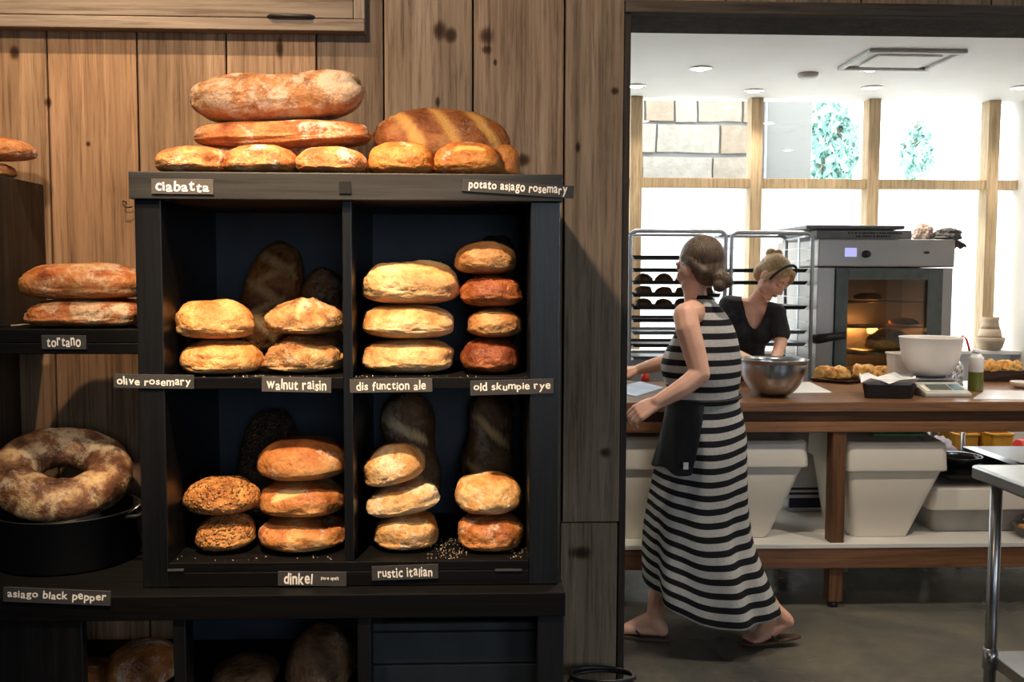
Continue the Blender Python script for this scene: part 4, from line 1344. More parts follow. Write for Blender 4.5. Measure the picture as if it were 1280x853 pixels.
# ------------------------------------------------------------------ steel table at the right
M_tst = plain('table_steel', (0.42, 0.42, 0.42), 0.28, 1.0, var=0.08, scale=6)
M_tste = plain('table_edge_steel', (0.10, 0.105, 0.11), 0.35, 0.8, var=0.08, scale=6)
p = at(1214, 581, 3.06)
tz, tx = p.z, p.x
st = thing('steel_table', 'steel prep table with round legs cut off by the right picture edge', 'table', (tx + .6, 2.9, 0))
bm = NB(); box(bm, tx, tx + 1.3, 2.66, 3.06, tz - 0.045, tz); obj('table_top', bm, M_tst, st, bevel=0.008)
for (x, y) in ((tx + .055, 3.0), (tx + .055, 2.72), (tx + 1.24, 3.0), (tx + 1.24, 2.72)):
    bm = NB(); tube(bm, [(x, y, 0.0), (x, y, tz - .045)], 0.019, 18); lg = obj('leg', bm, M_tst, st, smooth=True)
    zs = Z(817, 3.0, 1245)
    bm = NB(); tube(bm, [(x, y, zs - .05), (x, y, zs + .018)], 0.024, 18); obj('collar', bm, M_tst, lg, smooth=True)
bm = NB(); box(bm, tx + .055, tx + 1.24, 2.70, 3.02, zs - .04, zs); obj('undershelf', bm, M_tst, st, bevel=0.004)

# ------------------------------------------------------------------ tray racks
M_alu = plain('rack_aluminium', (0.50, 0.52, 0.56), 0.35, 0.9, var=0.08)
M_tray = plain('baking_tray_dark', (0.035, 0.035, 0.038), 0.4, 0.5)
M_tray2 = plain('baking_tray_grey', (0.30, 0.33, 0.38), 0.35, 0.8)
C_BUN = crust('dark_bun_crust', (0.05, 0.022, 0.01), (0.12, 0.055, 0.02), (0.20, 0.10, 0.04), scale=20)
C_PAST = crust('pastry_crust', (0.55, 0.20, 0.035), (0.80, 0.40, 0.08), (0.85, 0.56, 0.2), flour=0.1, scale=28, bmp=0.8)


def blobs(bm, rnd, x0, x1, y0, y1, z, n, r, sq=0.75):
    vs, fs_ = ico(3)
    for k in range(n):
        c = Vector((rnd.uniform(x0 + r, x1 - r), rnd.uniform(y0 + r, y1 - r), z))
        s = r * rnd.uniform(.8, 1.15)
        o_ = Vector((rnd.uniform(0, 50), 0, 0))
        a = rnd.uniform(0, PI)
        vv = []
        for v in vs:
            q = 1 + .3 * noise.noise(v * 1.9 + o_) + .1 * noise.noise(v * 5 + o_)
            w_ = Vector((v.x * 1.25 * q, v.y * .9 * q, 0))
            vv.append(bm.verts.new(c + Vector((s * (w_.x * math.cos(a) - w_.y * math.sin(a)), s * (w_.x * math.sin(a) + w_.y * math.cos(a)), s * sq * (1 + max(-.85, v.z * q))))))
        for f in fs_:
            bm.faces.new([vv[i] for i in f])


def rack(label, px0, px1, pyt, Y0, dep, trays, seed):
    xa, xb = X(px0, Y0, 380), X(px1, Y0, 380)
    zt = Z(pyt, Y0, (px0 + px1) / 2)
    t = thing('tray_rack', label, 'rack', ((xa + xb) / 2, Y0 + dep / 2, 0), 'aluminium tray racks by the windows')
    for y in (Y0, Y0 + dep):
        bm = NB()
        rc_ = 0.04
        pts = [(xa, y, 0.10), (xa, y, zt - rc_)] + [(xa + rc_ - rc_ * math.cos(a), y, zt - rc_ + rc_ * math.sin(a)) for a in (0.4, 0.8, 1.2)] + [(xa + rc_, y, zt), (xb - rc_, y, zt)] + [(xb - rc_ + rc_ * math.sin(a), y, zt - rc_ + rc_ * math.cos(a)) for a in (0.4, 0.8, 1.2)] + [(xb, y, zt - rc_), (xb, y, 0.10)]
        tube(bm, pts, 0.0125, 8)
        obj('end_frame', bm, M_alu, t, smooth=True)
    bm = NB()
    for x in (xa, xb):
        for z in (0.12, zt - 0.02):
            tube(bm, [(x, Y0, z), (x, Y0 + dep, z)], 0.011, 8)
    obj('side_rails', bm, M_alu, t, smooth=True)
    s_ = 0.018
    for x in (xa + .012, xb - .012):
        bm = NB()
        sg = 1 if x < (xa + xb) / 2 else -1
        z = 0.25
        while z < zt - .08:
            box(bm, min(x, x + sg * s_), max(x, x + sg * s_), Y0 + .01, Y0 + dep - .01, z, z + .004)
            z += 0.0762
        box(bm, x - .003, x + .003, Y0 + .2, Y0 + .23, .2, zt - .02)
        obj('tray_slides', bm, M_alu, t)
    for (cxx, cyy) in ((xa, Y0), (xb, Y0), (xa, Y0 + dep), (xb, Y0 + dep)):
        bm = NB(); tube(bm, [(cxx - .012, cyy, .05), (cxx + .012, cyy, .05)], 0.05, 16); tube(bm, [(cxx, cyy, .05), (cxx, cyy, .115)], 0.01, 8)
        obj('caster', bm, M_blkp, t, smooth=True)
    rnd = random.Random(seed)
    for i, (py, kind, nm) in enumerate(trays):
        zz_ = Z(py, Y0, (px0 + px1) / 2)
        zz_ = 0.25 + 0.0762 * round((zz_ - 0.25) / 0.0762) + 0.0046 if kind != 'x' else zz_
        bm = NB()
        x0, x1, y0, y1 = xa + .016, xb - .016, Y0 + .005, Y0 + dep - .01
        loft(bm, [rrect(x0 + .012, x1 - .012, y0 + .012, y1 - .012, zz_, .02), rrect(x0, x1, y0, y1, zz_ + .022, .02), rrect(x0 + .004, x1 - .004, y0 + .004, y1 - .004, zz_ + .022, .02), rrect(x0 + .016, x1 - .016, y0 + .016, y1 - .016, zz_ + .004, .02)])
        tag(obj('baking_tray', bm, M_tray2 if kind == 'g' else M_tray), nm, 'tray', 'baking trays in the racks')
        if kind == 'b':
            xs = [x0 + .085 + (x1 - x0 - .17) * k / 3 for k in range(4)]
            for k, xq in enumerate(xs):
                for yq in (y0 + .10,):
                    hh = rnd.uniform(.055, .08)
                    loaf('tray_bun', nm.replace('tray of dark buns', 'dark bun on the tray').replace('tray', 'tray', 1) + ', ' + ['leftmost', 'second from left', 'third from left', 'rightmost'][k], 'dark buns on the rack trays', C_BUN, (xq, yq, zz_ + .0055), (.112, .10, min(hh, .062)), sub=3, lump=.1)
    return t


rack('aluminium tray rack behind the walking woman, full of dark trays', 787, 906, 289, 5.75, 0.5, [
    (318, 'd', 'dark tray, topmost in the left rack'), (346, 'd', 'dark tray, second from the top in the left rack'), (361, 'b', 'tray of dark buns upper in left rack'), (375, 'b', 'tray of dark buns middle in left rack'),
    (391, 'b', 'tray of dark buns lower in left rack'), (405, 'd', 'dark tray just below the trays of buns in the left rack'), (417, 'g', 'grey tray between dark ones low in the left rack'), (430, 'd', 'dark tray low in the left rack near the counter'),
    (445, 'g', 'grey tray lowest in view in the left rack')], 3)
rack('aluminium tray rack beside the oven, behind the woman in black', 913, 1014, 291, 5.85, 0.5, [
    (336, 'd', 'dark tray, topmost in the rack by the oven'), (350, 'd', 'dark tray, second from the top in the rack by the oven'), (389, 'd', 'dark tray, third from the top in the rack by the oven'),
    (416, 'g', 'grey tray low in the rack by the oven'), (430, 'g', 'grey tray lowest in view in the rack by the oven')], 5)

# ------------------------------------------------------------------ oven
OY = 5.90
ox0, ox1 = X(1021, OY, 380), X(1190, OY, 380)
ozt, ozp = Z(299, OY, 1100), Z(334, OY, 1100)
M_ov = plain('oven_steel', (0.42, 0.40, 0.38), 0.38, 0.7, var=0.06, scale=5)
M_ovd = plain('oven_dark_glass_frame', (0.11, 0.13, 0.125), 0.25, 0.1, var=0.15)
ov = thing('deck_oven', 'tall steel bakery oven with lit glass door standing by the windows', 'oven', ((ox0 + ox1) / 2, OY + .4, 0))
dx0, dx1 = X(1043, OY, 380), X(1176, OY, 380)
gx0, gx1 = X(1058, OY, 390), X(1157, OY, 390)
gz0, gz1 = Z(462, OY, 1100), Z(350, OY, 1100)
cav_y = OY + .55
bm = NB()   # carcass as a shell round the baking chamber
box(bm, ox0, dx0, OY, OY + .8, 0.08, ozp - .004); box(bm, dx1, ox1, OY, OY + .8, 0.08, ozp - .004)
box(bm, dx0, dx1, cav_y, OY + .8, 0.08, ozp - .004)
box(bm, dx0, dx1, OY + .05, cav_y, gz1 + .03, ozp - .004); box(bm, dx0, dx1, OY + .05, cav_y, 0.08, gz0 - .03)
obj('carcass', bm, M_ov, ov, bevel=0.004)
bm = NB(); box(bm, ox0 - .004, ox1 + .004, OY - .012, OY + .8, ozp, ozt); pn = obj('control_panel', bm, M_ov, ov, bevel=0.01)
bm = NB()
for (a, b_, c, d_) in ((dx0, gx0, 0.16, ozp - .01), (gx1, dx1, 0.16, ozp - .01), (gx0, gx1, gz1, ozp - .01), (gx0, gx1, 0.16, gz0)):
    box(bm, a, b_, OY - .02, OY + .04, c, d_)
dr = obj('door', bm, M_ovd, ov, bevel=0.003)
bm = NB(); box(bm, gx0, gx1, OY + .0, OY + .008, gz0, gz1); obj('door_glass', bm, glass('oven_glass', (0.60, 0.64, 0.61), 0.08), dr)
ha, hb = at(1021, 424, OY - .05), at(1056, 419, OY - .05)
bm = NB(); tube(bm, [(ha.x, OY - .02, ha.z), (ha.x + .005, OY - .055, ha.z), (hb.x, OY - .055, hb.z)], [0.03, 0.03, 0.022], 12); obj('handle', bm, M_blkp, dr, smooth=True)
for (py) in (377, 408, 440):
    z = Z(py, OY + .25, 1100)
    bm = NB()
    for k in range(12):
        y = OY + .07 + .04 * k
        tube(bm, [(gx0 - .02, y, z), (gx1 + .02, y, z)], 0.004, 6)
    obj('oven_grid', bm, M_met, ov, smooth=True)
bm = NB()
lathe(bm, [(0, 0), (0.03, 0.002), (0.036, 0.03), (0.02, 0.055), (0, 0.06)], 20, (X(1095, OY + .4, 410), OY + .46, Z(418, OY + .4, 1095)))
obj('oven_lamp', bm, emit('oven_lamp_glow', (1.0, 0.38, 0.09), 14), ov, smooth=True)
L = bpy.data.lights.new('oven_lamp_light', 'POINT'); L.energy = 4.5; L.color = (1.0, 0.36, 0.09); L.shadow_soft_size = 0.03
lo = bpy.data.objects.new('oven_lamp_light', L); COL.objects.link(lo)
lo.parent = ov; lo.matrix_parent_inverse = Matrix.Translation(-ov.location); lo.location = (X(1095, OY + .3, 410), OY + .36, Z(412, OY + .3, 1095))
# loaves inside the oven
for (pxc, pyb, w_, h_, lab) in ((1112, 440, .30, .145, 'big glowing round loaf inside the oven on its lowest grid'), (1085, 377, .16, .05, 'flat pale loaf on the upper oven grid'), (1130, 408, .17, .05, 'flat loaf on the middle oven grid')):
    z = Z(pyb, OY + .25, 1100) + .004
    loaf('oven_loaf', lab, 'loaves baking in the oven', C_OLIVE, (X(pxc, OY + .25, 400), OY + .26, z + .003), (w_, .22, h_), sub=4)
s0, s1 = at(1056, 321, OY - .013), at(1071, 310, OY - .013)
bm = NB(); box(bm, s0.x, s1.x, OY - .0145, OY - .012, s0.z, s1.z); obj('display', bm, emit('display_lilac', (0.52, 0.50, 1.0), 1.0), pn)
kp = at(1081, 318, OY)
bm = NB(); tube(bm, [(kp.x, OY - .012, kp.z), (kp.x, OY - .045, kp.z)], [0.024, 0.021], 20); obj('knob', bm, M_blkp, pn, smooth=True)
kp = at(1157, 316, OY)
bm = NB(); lathe(bm, [(0, 0), (.02, 0), (.02, .004), (0, .006)], 16, (0, 0, 0), 1.0, .4)
bmesh.ops.transform(bm, matrix=Matrix.Translation((kp.x, OY - .012, kp.z)) @ Matrix.Rotation(PI / 2, 4, 'X'), verts=bm.verts)
obj('maker_badge', bm, M_blkp, pn)
# header plate with dark lettering, hood slab
hx0, hx1 = X(1021, OY + .03, 290), X(1140, OY + .03, 290)
hz1_ = Z(288, OY + .03, 1080)
bm = NB(); box(bm, hx0, hx1, OY + .03, OY + .7, ozt, hz1_); hp_ = obj('header_box', bm, plain('header_grey', (0.30, 0.29, 0.28), 0.5), ov, bevel=0.003)
rnd = random.Random(5)
M_inkd = plain('dark_ink', (0.03, 0.03, 0.03), 0.6)
for j, (a, b_, py) in enumerate(((1060, 1128, 291.5), (1070, 1112, 295.5))):
    bm = NB()
    x = X(a, OY + .03, 292); xe = X(b_, OY + .03, 292); z = Z(py, OY + .03, 1090)
    while x < xe:
        w_ = rnd.uniform(.006, .016)
        box(bm, x, x + w_, OY + .028, OY + .03, z - .005, z + .005); x += w_ + rnd.choice((.003, .003, .01))
    obj('notice_lettering', bm, M_inkd, hp_)
bm = NB()
box(bm, X(1004, OY, 284), X(1126, OY, 284), OY - .06, OY + .72, hz1_ + .003, hz1_ + .026)
tag(obj('steel_sheet', bm, plain('dark_sheet', (0.13, 0.13, 0.135), 0.4, 0.6), bevel=0.006), 'dark flat metal sheet lying on top of the oven', 'sheet')


def crumple(name, label, px0, px1, py0, py1, Y, base_z, dep, m, seed, cat='cloth'):
    vs, fs_ = ico(5)
    xa, xb = X(px0, Y, py0), X(px1, Y, py0)
    z1 = Z(py0, Y, px0)
    o_ = Vector((seed, seed * 2, 0))
    pts = []
    for v in vs:
        q = 1 + .28 * noise.noise(v * 2.1 + o_) - .22 * abs(noise.noise(v * 4.2 + o_)) + .10 * noise.noise(v * 9 + o_)
        pts.append(Vector((v.x * q, v.y * q, max(v.z * q, -.55))))
    lo_ = [min(p[i] for p in pts) for i in range(3)]; hi_ = [max(p[i] for p in pts) for i in range(3)]
    bm = NB()
    vv = [bm.verts.new((xa + (p.x - lo_[0]) / (hi_[0] - lo_[0]) * (xb - xa), Y + (p.y - (lo_[1] + hi_[1]) / 2) / (hi_[1] - lo_[1]) * dep, base_z + (p.z - lo_[2]) / (hi_[2] - lo_[2]) * (z1 - base_z))) for p in pts]
    for f in fs_:
        bm.faces.new([vv[i] for i in f])
    return tag(obj(name, bm, m, smooth=True), label, cat)


crumple('linen_cloth', 'crumpled pale pink cloth on top of the oven', 1143, 1164, 278, 298, OY + .2, ozt + .001, .22, plain('pink_linen', (0.66, 0.50, 0.43), 0.9), 3)
gc = crumple('grey_cloth', 'dark grey bunched cloth hanging over the right corner of the oven top', 1166, 1197, 284, 298, OY + .15, ozt + .001, .3, plain('grey_linen', (0.20, 0.19, 0.185), 0.9), 9)
bm = NB()
fx0, fx1 = ox1 - .08, X(1200, OY + .1, 300)
rows_ = []
for (x, z) in ((ox1 - .10, ozt + .012), (ox1 - .02, ozt + .014), (ox1 + .025, ozt + .004), (fx1, ozt - .03), (fx1 + .004, ozt - .05)):
    rows_.append([Vector((x, OY + .02 + .2 * k / 8, z + .008 * math.sin(k * 1.7))) for k in range(9)])
vr = [[bm.verts.new(p) for p in r] for r in rows_]
for a, b_ in zip(vr, vr[1:]):
    for i in range(8):
        bm.faces.new((a[i], a[i + 1], b_[i + 1], b_[i]))
fl = obj('hanging_corner', bm, MATS['grey_linen'], gc, smooth=True)
fl.modifiers.new('thick', 'SOLIDIFY').thickness = 0.006

# ------------------------------------------------------------------ on the counter
c = at(967, 497, 4.44); c.z = CT
bowl('mixing_bowl', 'large brushed steel mixing bowl on the counter before the woman in black', (c.x, 4.46, CT), 0.158, Z(449, 4.44, 967) - CT - .004, M_steel, foot=0.30, power=0.95)

M_pap = plain('white_paper', (0.80, 0.79, 0.77), 0.7, var=0.03)


def sheet(name, label, corners, z, m, cat='paper', th=0.0015, group=None):
    bm = NB()
    lo_ = [bm.verts.new((p[0], p[1], z)) for p in corners]
    hi_ = [bm.verts.new((p[0], p[1], z + th)) for p in corners]
    n = len(corners)
    bm.faces.new(lo_[::-1]); bm.faces.new(hi_)
    for i in range(n):
        bm.faces.new((lo_[i], lo_[(i + 1) % n], hi_[(i + 1) % n], hi_[i]))
    return tag(obj(name, bm, m), label, cat, group)


def con(px, py):
    """point of the counter top under a pixel"""
    Y = 4.5
    for _ in range(6):
        q = at(px, py, Y); Y *= (CT - CAM.z) / (q.z - CAM.z)
    q = at(px, py, Y)
    return (q.x, min(q.y, CB - .005))


sheet('paper_sheet', 'white paper sheet on the counter right of the steel bowl', [con(975, 492), con(1040, 491), con(1012, 478), con(985, 480)], CT, M_pap)
bk = sheet('open_magazine', 'open magazine with bluish page on the counter by the door jamb', [con(762, 489), con(795, 497), con(829, 486), con(800, 478)], CT, plain('bluish_page', (0.45, 0.55, 0.70), 0.35, var=0.25, scale=14), 'magazine', 0.006)
sheet('paper_sheet', 'white paper behind the open magazine at the door jamb', [con(765, 478), con(790, 476), con(832, 475), con(815, 470), con(770, 470)], CT, M_pap)
c = con(799, 472)
bm = NB(); lathe(bm, [(0, 0), (.022, 0), (.024, .02), (.015, .04), (0, .045)], 16, (c[0], c[1], CT + .002))
tag(obj('red_stopper', bm, plain('red_plastic', (0.62, 0.03, 0.02), 0.4), smooth=True), 'small red plastic cap on the white paper by the magazine', 'cap')
c = con(772, 480)
bm = NB(); box(bm, c[0] - .05, c[0] + .03, c[1] - .012, c[1] + .012, CT + .007, CT + .022)
tag(obj('black_marker', bm, M_blkp, bevel=0.006), 'black marker at the door jamb on the magazine', 'marker')


def pan_tray(name, label, q, h, m, flare=0.012, group=None, rim=0.004, cat='tray'):
    """open tray from four base corners (front left, front right, back right, back left)"""
    q = [Vector((p[0], p[1], 0)) for p in q]
    ctr = sum(q, Vector()) / 4

    def ring(s, z):
        out = []
        for i, p in enumerate(q):
            d = (p - ctr)
            e = ctr + d * (1 + s / d.length)
            a_, b_ = q[i - 1], q[(i + 1) % 4]
            for k in (0.12, 0.0, ):
                pass
            e1 = e + (a_ - p).normalized() * .015; e2 = e + (b_ - p).normalized() * .015
            out += [Vector((e1.x, e1.y, z)), Vector((e2.x, e2.y, z))]
        return out
    bm = NB()
    loft(bm, [ring(-flare, CT + .0005), ring(0, CT + h), ring(rim, CT + h), ring(rim, CT + h + .004), ring(-.004, CT + h + .004), ring(-flare - .006, CT + .004)])
    return tag(obj(name, bm, m, bevel=0.001), label, cat, group)


# tray of pastries in the middle, tray at the right
M_brn = plain('brown_tray', (0.05, 0.026, 0.017), 0.45, 0.3)


def pastry(i, px, py, s, label, group, z=None, rzz=0.0, Y=None):
    c = con(px, py)
    y_ = Y if Y is not None else c[1]
    loaf('pastry', label, group, C_PAST, (at(px, py, y_).x, y_, CT + .0065 if z is None else z), (s * 1.15, s * .92, s * .8), (0, 0, rzz), sub=4, lump=.22, fine=.05, ex=.9, ez=.9, flat=.5, scores=((-.5, -.3, .5, .2, .15), (-.2, .6, .3, -.6, .12)))


pan_tray('pastry_tray', 'brown baking tray of golden pastries on the counter before the oven', [con(1010, 477), con(1060, 481), con(1060, 466), con(1016, 466)], .014, M_brn)
pan_tray('pastry_tray', 'brown baking tray of golden pastries half hidden by the white containers', [con(1071, 479), con(1130, 480), con(1122, 464), con(1073, 465)], .014, M_brn)
G = 'golden pastries on the counter tray'
for i, (px, py, s, lab) in enumerate(((1030, 474, .10, 'golden pastry at the left front of the pastry tray by the steel bowl'), (1049, 475, .10, 'golden pastry at the right front of the pastry tray by the steel bowl'), (1035, 469, .10, 'golden pastry at the back left of the pastry tray by the steel bowl'),
                                      (1052, 469, .09, 'golden pastry at the back right of the pastry tray by the steel bowl'))):
    pastry(i, px, py, s, lab, G, rzz=i)
G = 'golden pastries behind the lined tin'
for i, (px, py, s, lab) in enumerate(((1079, 474, .11, 'golden pastry left behind the paper lined tin'), (1101, 474, .10, 'golden pastry right behind the paper lined tin'), (1088, 468, .10, 'golden pastry at the far side behind the paper lined tin'), (1112, 469, .10, 'golden pastry beside the white containers'))):
    pastry(i, px, py, s, lab, G, rzz=i * 2.0)
# paper lined tin
tq = [con(1078, 498.5), con(1145, 499.5), con(1137, 491), con(1076, 490)]
pan_tray('lined_tin', 'black loaf tin lined with white paper at the counter front', tq, .062, plain('black_tin', (0.02, 0.02, 0.021), 0.35, 0.4), .018, cat='tin')
bm = NB()
q = [Vector((p[0], p[1], 0)) for p in tq]
ctr = sum(q, Vector()) / 4
rings = []
for (s, z, wv) in ((0.40, .012, 0), (.70, .014, 0), (.82, .066, .001), (.98, .080, .006), (1.08, .086, .014)):
    r = []
    for i in range(4):
        for k in range(6):
            p = q[i].lerp(q[(i + 1) % 4], k / 6)
            e = ctr + (p - ctr) * s
            r.append(Vector((e.x, e.y, CT + z + wv * math.sin(i * 2.3 + k * 1.9 + s * 5))))
    rings.append(r)
vr = [[bm.verts.new(p) for p in r] for r in rings]
for a, b_ in zip(vr, vr[1:]):
    for i in range(24):
        bm.faces.new((a[i], a[(i + 1) % 24], b_[(i + 1) % 24], b_[i]))
bm.faces.new(vr[0])
lp = obj('paper_liner', bm, M_pap)
lp.modifiers.new('thick', 'SOLIDIFY').thickness = 0.0012
tag(lp, 'white baking paper lining the black loaf tin', 'paper')
# upright white container and white batter bowl on the scale
wx0, wx1 = X(1113, 4.93, 450), X(1150, 4.93, 450)
bm = NB()
zt_ = Z(441, 4.93, 1130)
loft(bm, [rrect(wx0 + .012, wx1 - .012, 4.87, 4.99, CT, .02), rrect(wx0, wx1, 4.86, 5.0, zt_ - .01, .02), rrect(wx0 - .004, wx1 + .004, 4.856, 5.004, zt_ - .01, .02), rrect(wx0 - .004, wx1 + .004, 4.856, 5.004, zt_, .02), rrect(wx0 + .004, wx1 - .004, 4.864, 4.996, zt_, .02), rrect(wx0 + .016, wx1 - .016, 4.876, 4.984, CT + .01, .02)])
tag(obj('white_container', bm, plain('white_plastic', (0.78, 0.72, 0.66), 0.4, var=0.03), bevel=0.002), 'square white plastic container behind the white batter bowl', 'container')
# scale
SYc = 4.44
sa, sb = X(1153, SYc, 480), X(1211, SYc, 480)
sf = con(1160, 497)[1]
sc = thing('kitchen_scale', 'low grey digital kitchen scale on the counter beside the lined tin', 'scale', ((sa + sb) / 2, SYc, CT))
M_sc = plain('scale_grey', (0.42, 0.42, 0.38), 0.45)
bm = NB()
zs_, zd_ = CT + .055, CT + .02
pr = [(sf, CT), (sf, zd_), (sf + .14, zs_), (sf + .40, zs_), (sf + .40, CT)]
loft(bm, [[Vector((sa, y, z)) for (y, z) in pr], [Vector((sb, y, z)) for (y, z) in pr]])
obj('scale_body', bm, M_sc, sc, bevel=0.006)
sl = math.atan2(zs_ - zd_, .14)


def onscale(u0, u1, v0, v1, th):
    """box lying on the sloping front: u across, v up the slope, 0..1"""
    bm_ = NB()
    Lh = math.hypot(.14, zs_ - zd_)
    Mx = Matrix.Translation((sa, sf, zd_)) @ Matrix.Rotation(sl, 4, 'X')
    box(bm_, u0 * (sb - sa), u1 * (sb - sa), v0 * Lh, v1 * Lh, 0, th, Mx)
    return bm_


obj('readout', onscale(.2, .66, .3, .8, .002), plain('readout_dark', (0.09, 0.10, 0.09), 0.25), sc)
obj('key_pad', onscale(.7, .92, .3, .8, .002), plain('keypad_teal', (0.06, 0.13, 0.16), 0.4), sc)
obj('paper_strip', onscale(.06, .15, .15, .7, .002), plain('cream_label', (0.75, 0.68, 0.5), 0.6), sc)
bm = NB(); box(bm, sa + .02, sb + .0, sf + .16, sf + .39, zs_ + .008, zs_ + .016); box(bm, sa + .08, sb - .06, sf + .22, sf + .33, zs_ - .001, zs_ + .008)
obj('platform', bm, M_met, sc, bevel=0.003)
# batter bowl with spout and handle, on the scale
bc = at(1163, 466, sf + .27)
bcz = zs_ + .016
bh = Z(424, sf + .15, 1163) - bcz
bb = thing('batter_bowl', 'white mixing bowl with a pouring lip standing on the kitchen scale', 'bowl', (bc.x, sf + .275, bcz))
r_ = 39 * (sf + .27) / FPX
prof = [(0, 0), (r_ * .45, 0), (r_ * .60, bh * .07), (r_ * .74, bh * .2), (r_ * .86, bh * .42), (r_ * .93, bh * .68), (r_ * .975, bh * .97), (r_ * 1.0, bh), (r_ * .99, bh + .003), (r_ * .95, bh), (r_ * .90, bh * .68), (r_ * .82, bh * .44), (r_ * .56, bh * .12), (0, .006)]
bm = NB(); vr = lathe(bm, prof, 56, (bc.x, sf + .275, bcz))
for ring_ in vr:
    for v in ring_:
        d = Vector((v.co.x - bc.x, v.co.y - sf - .275, 0)); a = math.atan2(d.y, d.x)
        k = max(0, 1 - abs(a - .2) / .3) * max(0, (v.co.z - bcz) / bh - .8) / .2
        v.co += Vector((math.cos(.2), math.sin(.2), -.1)) * .022 * k
M_wpl = MATS['white_plastic']
obj('bowl_body', bm, M_wpl, bb, smooth=True)
bm = NB()
tube(bm, [(bc.x + .5 * r_, sf + .275, bcz + bh * .3), (bc.x + r_ * 1.02, sf + .26, bcz + bh + .012), (bc.x + r_ * 1.12, sf + .255, bcz + bh * .95), (bc.x + r_ * 1.22, sf + .25, bcz + bh * .66)], [0.004, .005, .006, .006], 8)
tag(obj('red_spatula', bm, MATS['red_plastic'], smooth=True), 'red handled spatula leaning in the white batter bowl', 'spatula')
# foil bundle, squeeze bottle, papers at right
fz = CT + .001
crumple('foil_wrap', 'crumpled shiny foil beside the white batter bowl', 1176, 1204, 448, 480, 4.80, fz, .12, plain('foil', (0.75, 0.75, 0.77), 0.25, 0.9), 4, 'foil')
qc = con(1219, 489)
qb = thing('squeeze_bottle', 'clear squeeze bottle half full of green oil on the counter', 'bottle', (qc[0], qc[1], CT))
kq = qc[1] / FPX
rq, hq = 9.0 * kq, (Z(441, qc[1], 1219) - CT)
bm = NB(); lathe(bm, [(0, 0), (rq, 0), (rq, hq * .5), (0, hq * .5)], 28, (qc[0], qc[1], CT)); obj('oil', bm, plain('green_oil', (0.085, 0.092, 0.010), 0.25, var=0.05), qb, smooth=False)
bm = NB(); lathe(bm, [(0, hq * .501), (rq * .98, hq * .501), (rq, hq * .85), (rq * 1.02, hq * .88), (rq * .75, hq * .92), (rq * .5, hq), (0, hq)], 28, (qc[0], qc[1], CT)); obj('bottle_top', bm, plain('milky_plastic', (0.74, 0.73, 0.70), 0.35, var=0.03), qb, smooth=True)
bm = NB(); lathe(bm, [(0, hq), (rq * .62, hq), (rq * .55, hq + .016), (rq * .2, hq + .018), (0, hq + .02)], 20, (qc[0], qc[1], CT)); obj('cap', bm, M_pap, qb, smooth=True)
sheet('paper_sheet', 'glossy white papers lying on the counter right of the squeeze bottle', [con(1216, 499), con(1285, 500), con(1290, 489), con(1232, 488)], CT, plain('glossy_paper', (0.82, 0.83, 0.88), 0.2, var=0.04))
c = con(1272, 485)
bowl('white_dish', 'small white dish at the right edge of the counter', (c[0] + .02, c[1], CT + .002), 0.055, 0.03, M_wpl, lip=False)
pan_tray('pastry_tray', 'large brown baking tray of browned pastries at the right end of the counter', [con(1207, 477), con(1300, 478), con(1300, 462), con(1212, 462)], .055, M_brn)
G = 'browned pastries on the right end tray'
for i, (px, py, s, lab) in enumerate(((1222, 469, .10, 'browned pastry leftmost on the right end tray'), (1237, 470, .11, 'browned pastry second from left on the right end tray'), (1252, 469, .10, 'browned pastry third from left on the right end tray'), (1268, 470, .10, 'browned pastry fourth from left on the right end tray'), (1228, 464, .10, 'browned pastry at the back left of the right end tray'), (1258, 464, .1, 'browned pastry at the back of the right end tray'))):
    pastry(i, px, py, s * .9, lab, G, z=CT + .045, rzz=i * 1.3)
# stacked pottery on the sill
M_pot = plain('tan_stoneware', (0.42, 0.32, 0.22), 0.6, var=0.15, scale=8)
sp = at(1236, 435, BY - .05)
k = BY / FPX
for (r0, z0, h0, lab, pr) in ((16, 0, 16, 'tan stoneware pot at the bottom of the stack on the window sill', ((.75, 0), (.95, .25), (1.05, .7), (1.12, 1.0), (1.02, 1.02), (.85, .5))),
                              (15, 16, 11, 'tan stoneware bowl in the middle of the stack on the window sill', ((.95, 0), (.9, .3), (.82, 1.0), (.76, 1.0), (.7, .4))),
                              (12, 27, 15, 'tan stoneware jug at the top of the stack on the window sill', ((.98, 0), (.85, .35), (.8, .7), (.9, 1.0), (.82, 1.0), (.7, .4)))):
    bm = NB(); lathe(bm, [(0, 0)] + [(a * r0 * k, b_ * h0 * k) for (a, b_) in pr] + [(0, .03 * h0 * k + .004)], 32, (sp.x, BY - .06, SILL + z0 * k))
    tag(obj('stoneware_pot', bm, M_pot, smooth=True), lab, 'pot', 'stoneware on the window sill')

# ------------------------------------------------------------------ people
def skin_mat():
    m, nt, b = new_mat('skin')
    v = coords(nt)
    n = tex_noise(nt, v, 9, 4, 0.6)
    nt.links.new(ramp(nt, n, [(0.3, (0.70, 0.36, 0.24)), (0.7, (0.82, 0.475, 0.335))]), b.inputs['Base Color'])
    b.inputs['Roughness'].default_value = 0.5
    b.inputs['Subsurface Weight'].default_value = 0.12
    b.inputs['Subsurface Radius'].default_value = (0.02, 0.008, 0.004)
    b.inputs['Subsurface Scale'].default_value = 0.3
    return m


def hair_mat(name, c0, c1, c2):
    m, nt, b = new_mat(name)
    v = coords(nt, (60, 60, 14))
    n = tex_noise(nt, v, 2.2, 5, 0.65, 1.2)
    nt.links.new(ramp(nt, n, [(0.32, c0), (0.5, c1), (0.68, c2)]), b.inputs['Base Color'])
    b.inputs['Roughness'].default_value = 0.45
    bump(nt, n, 0.7, 0.006, b)
    return m


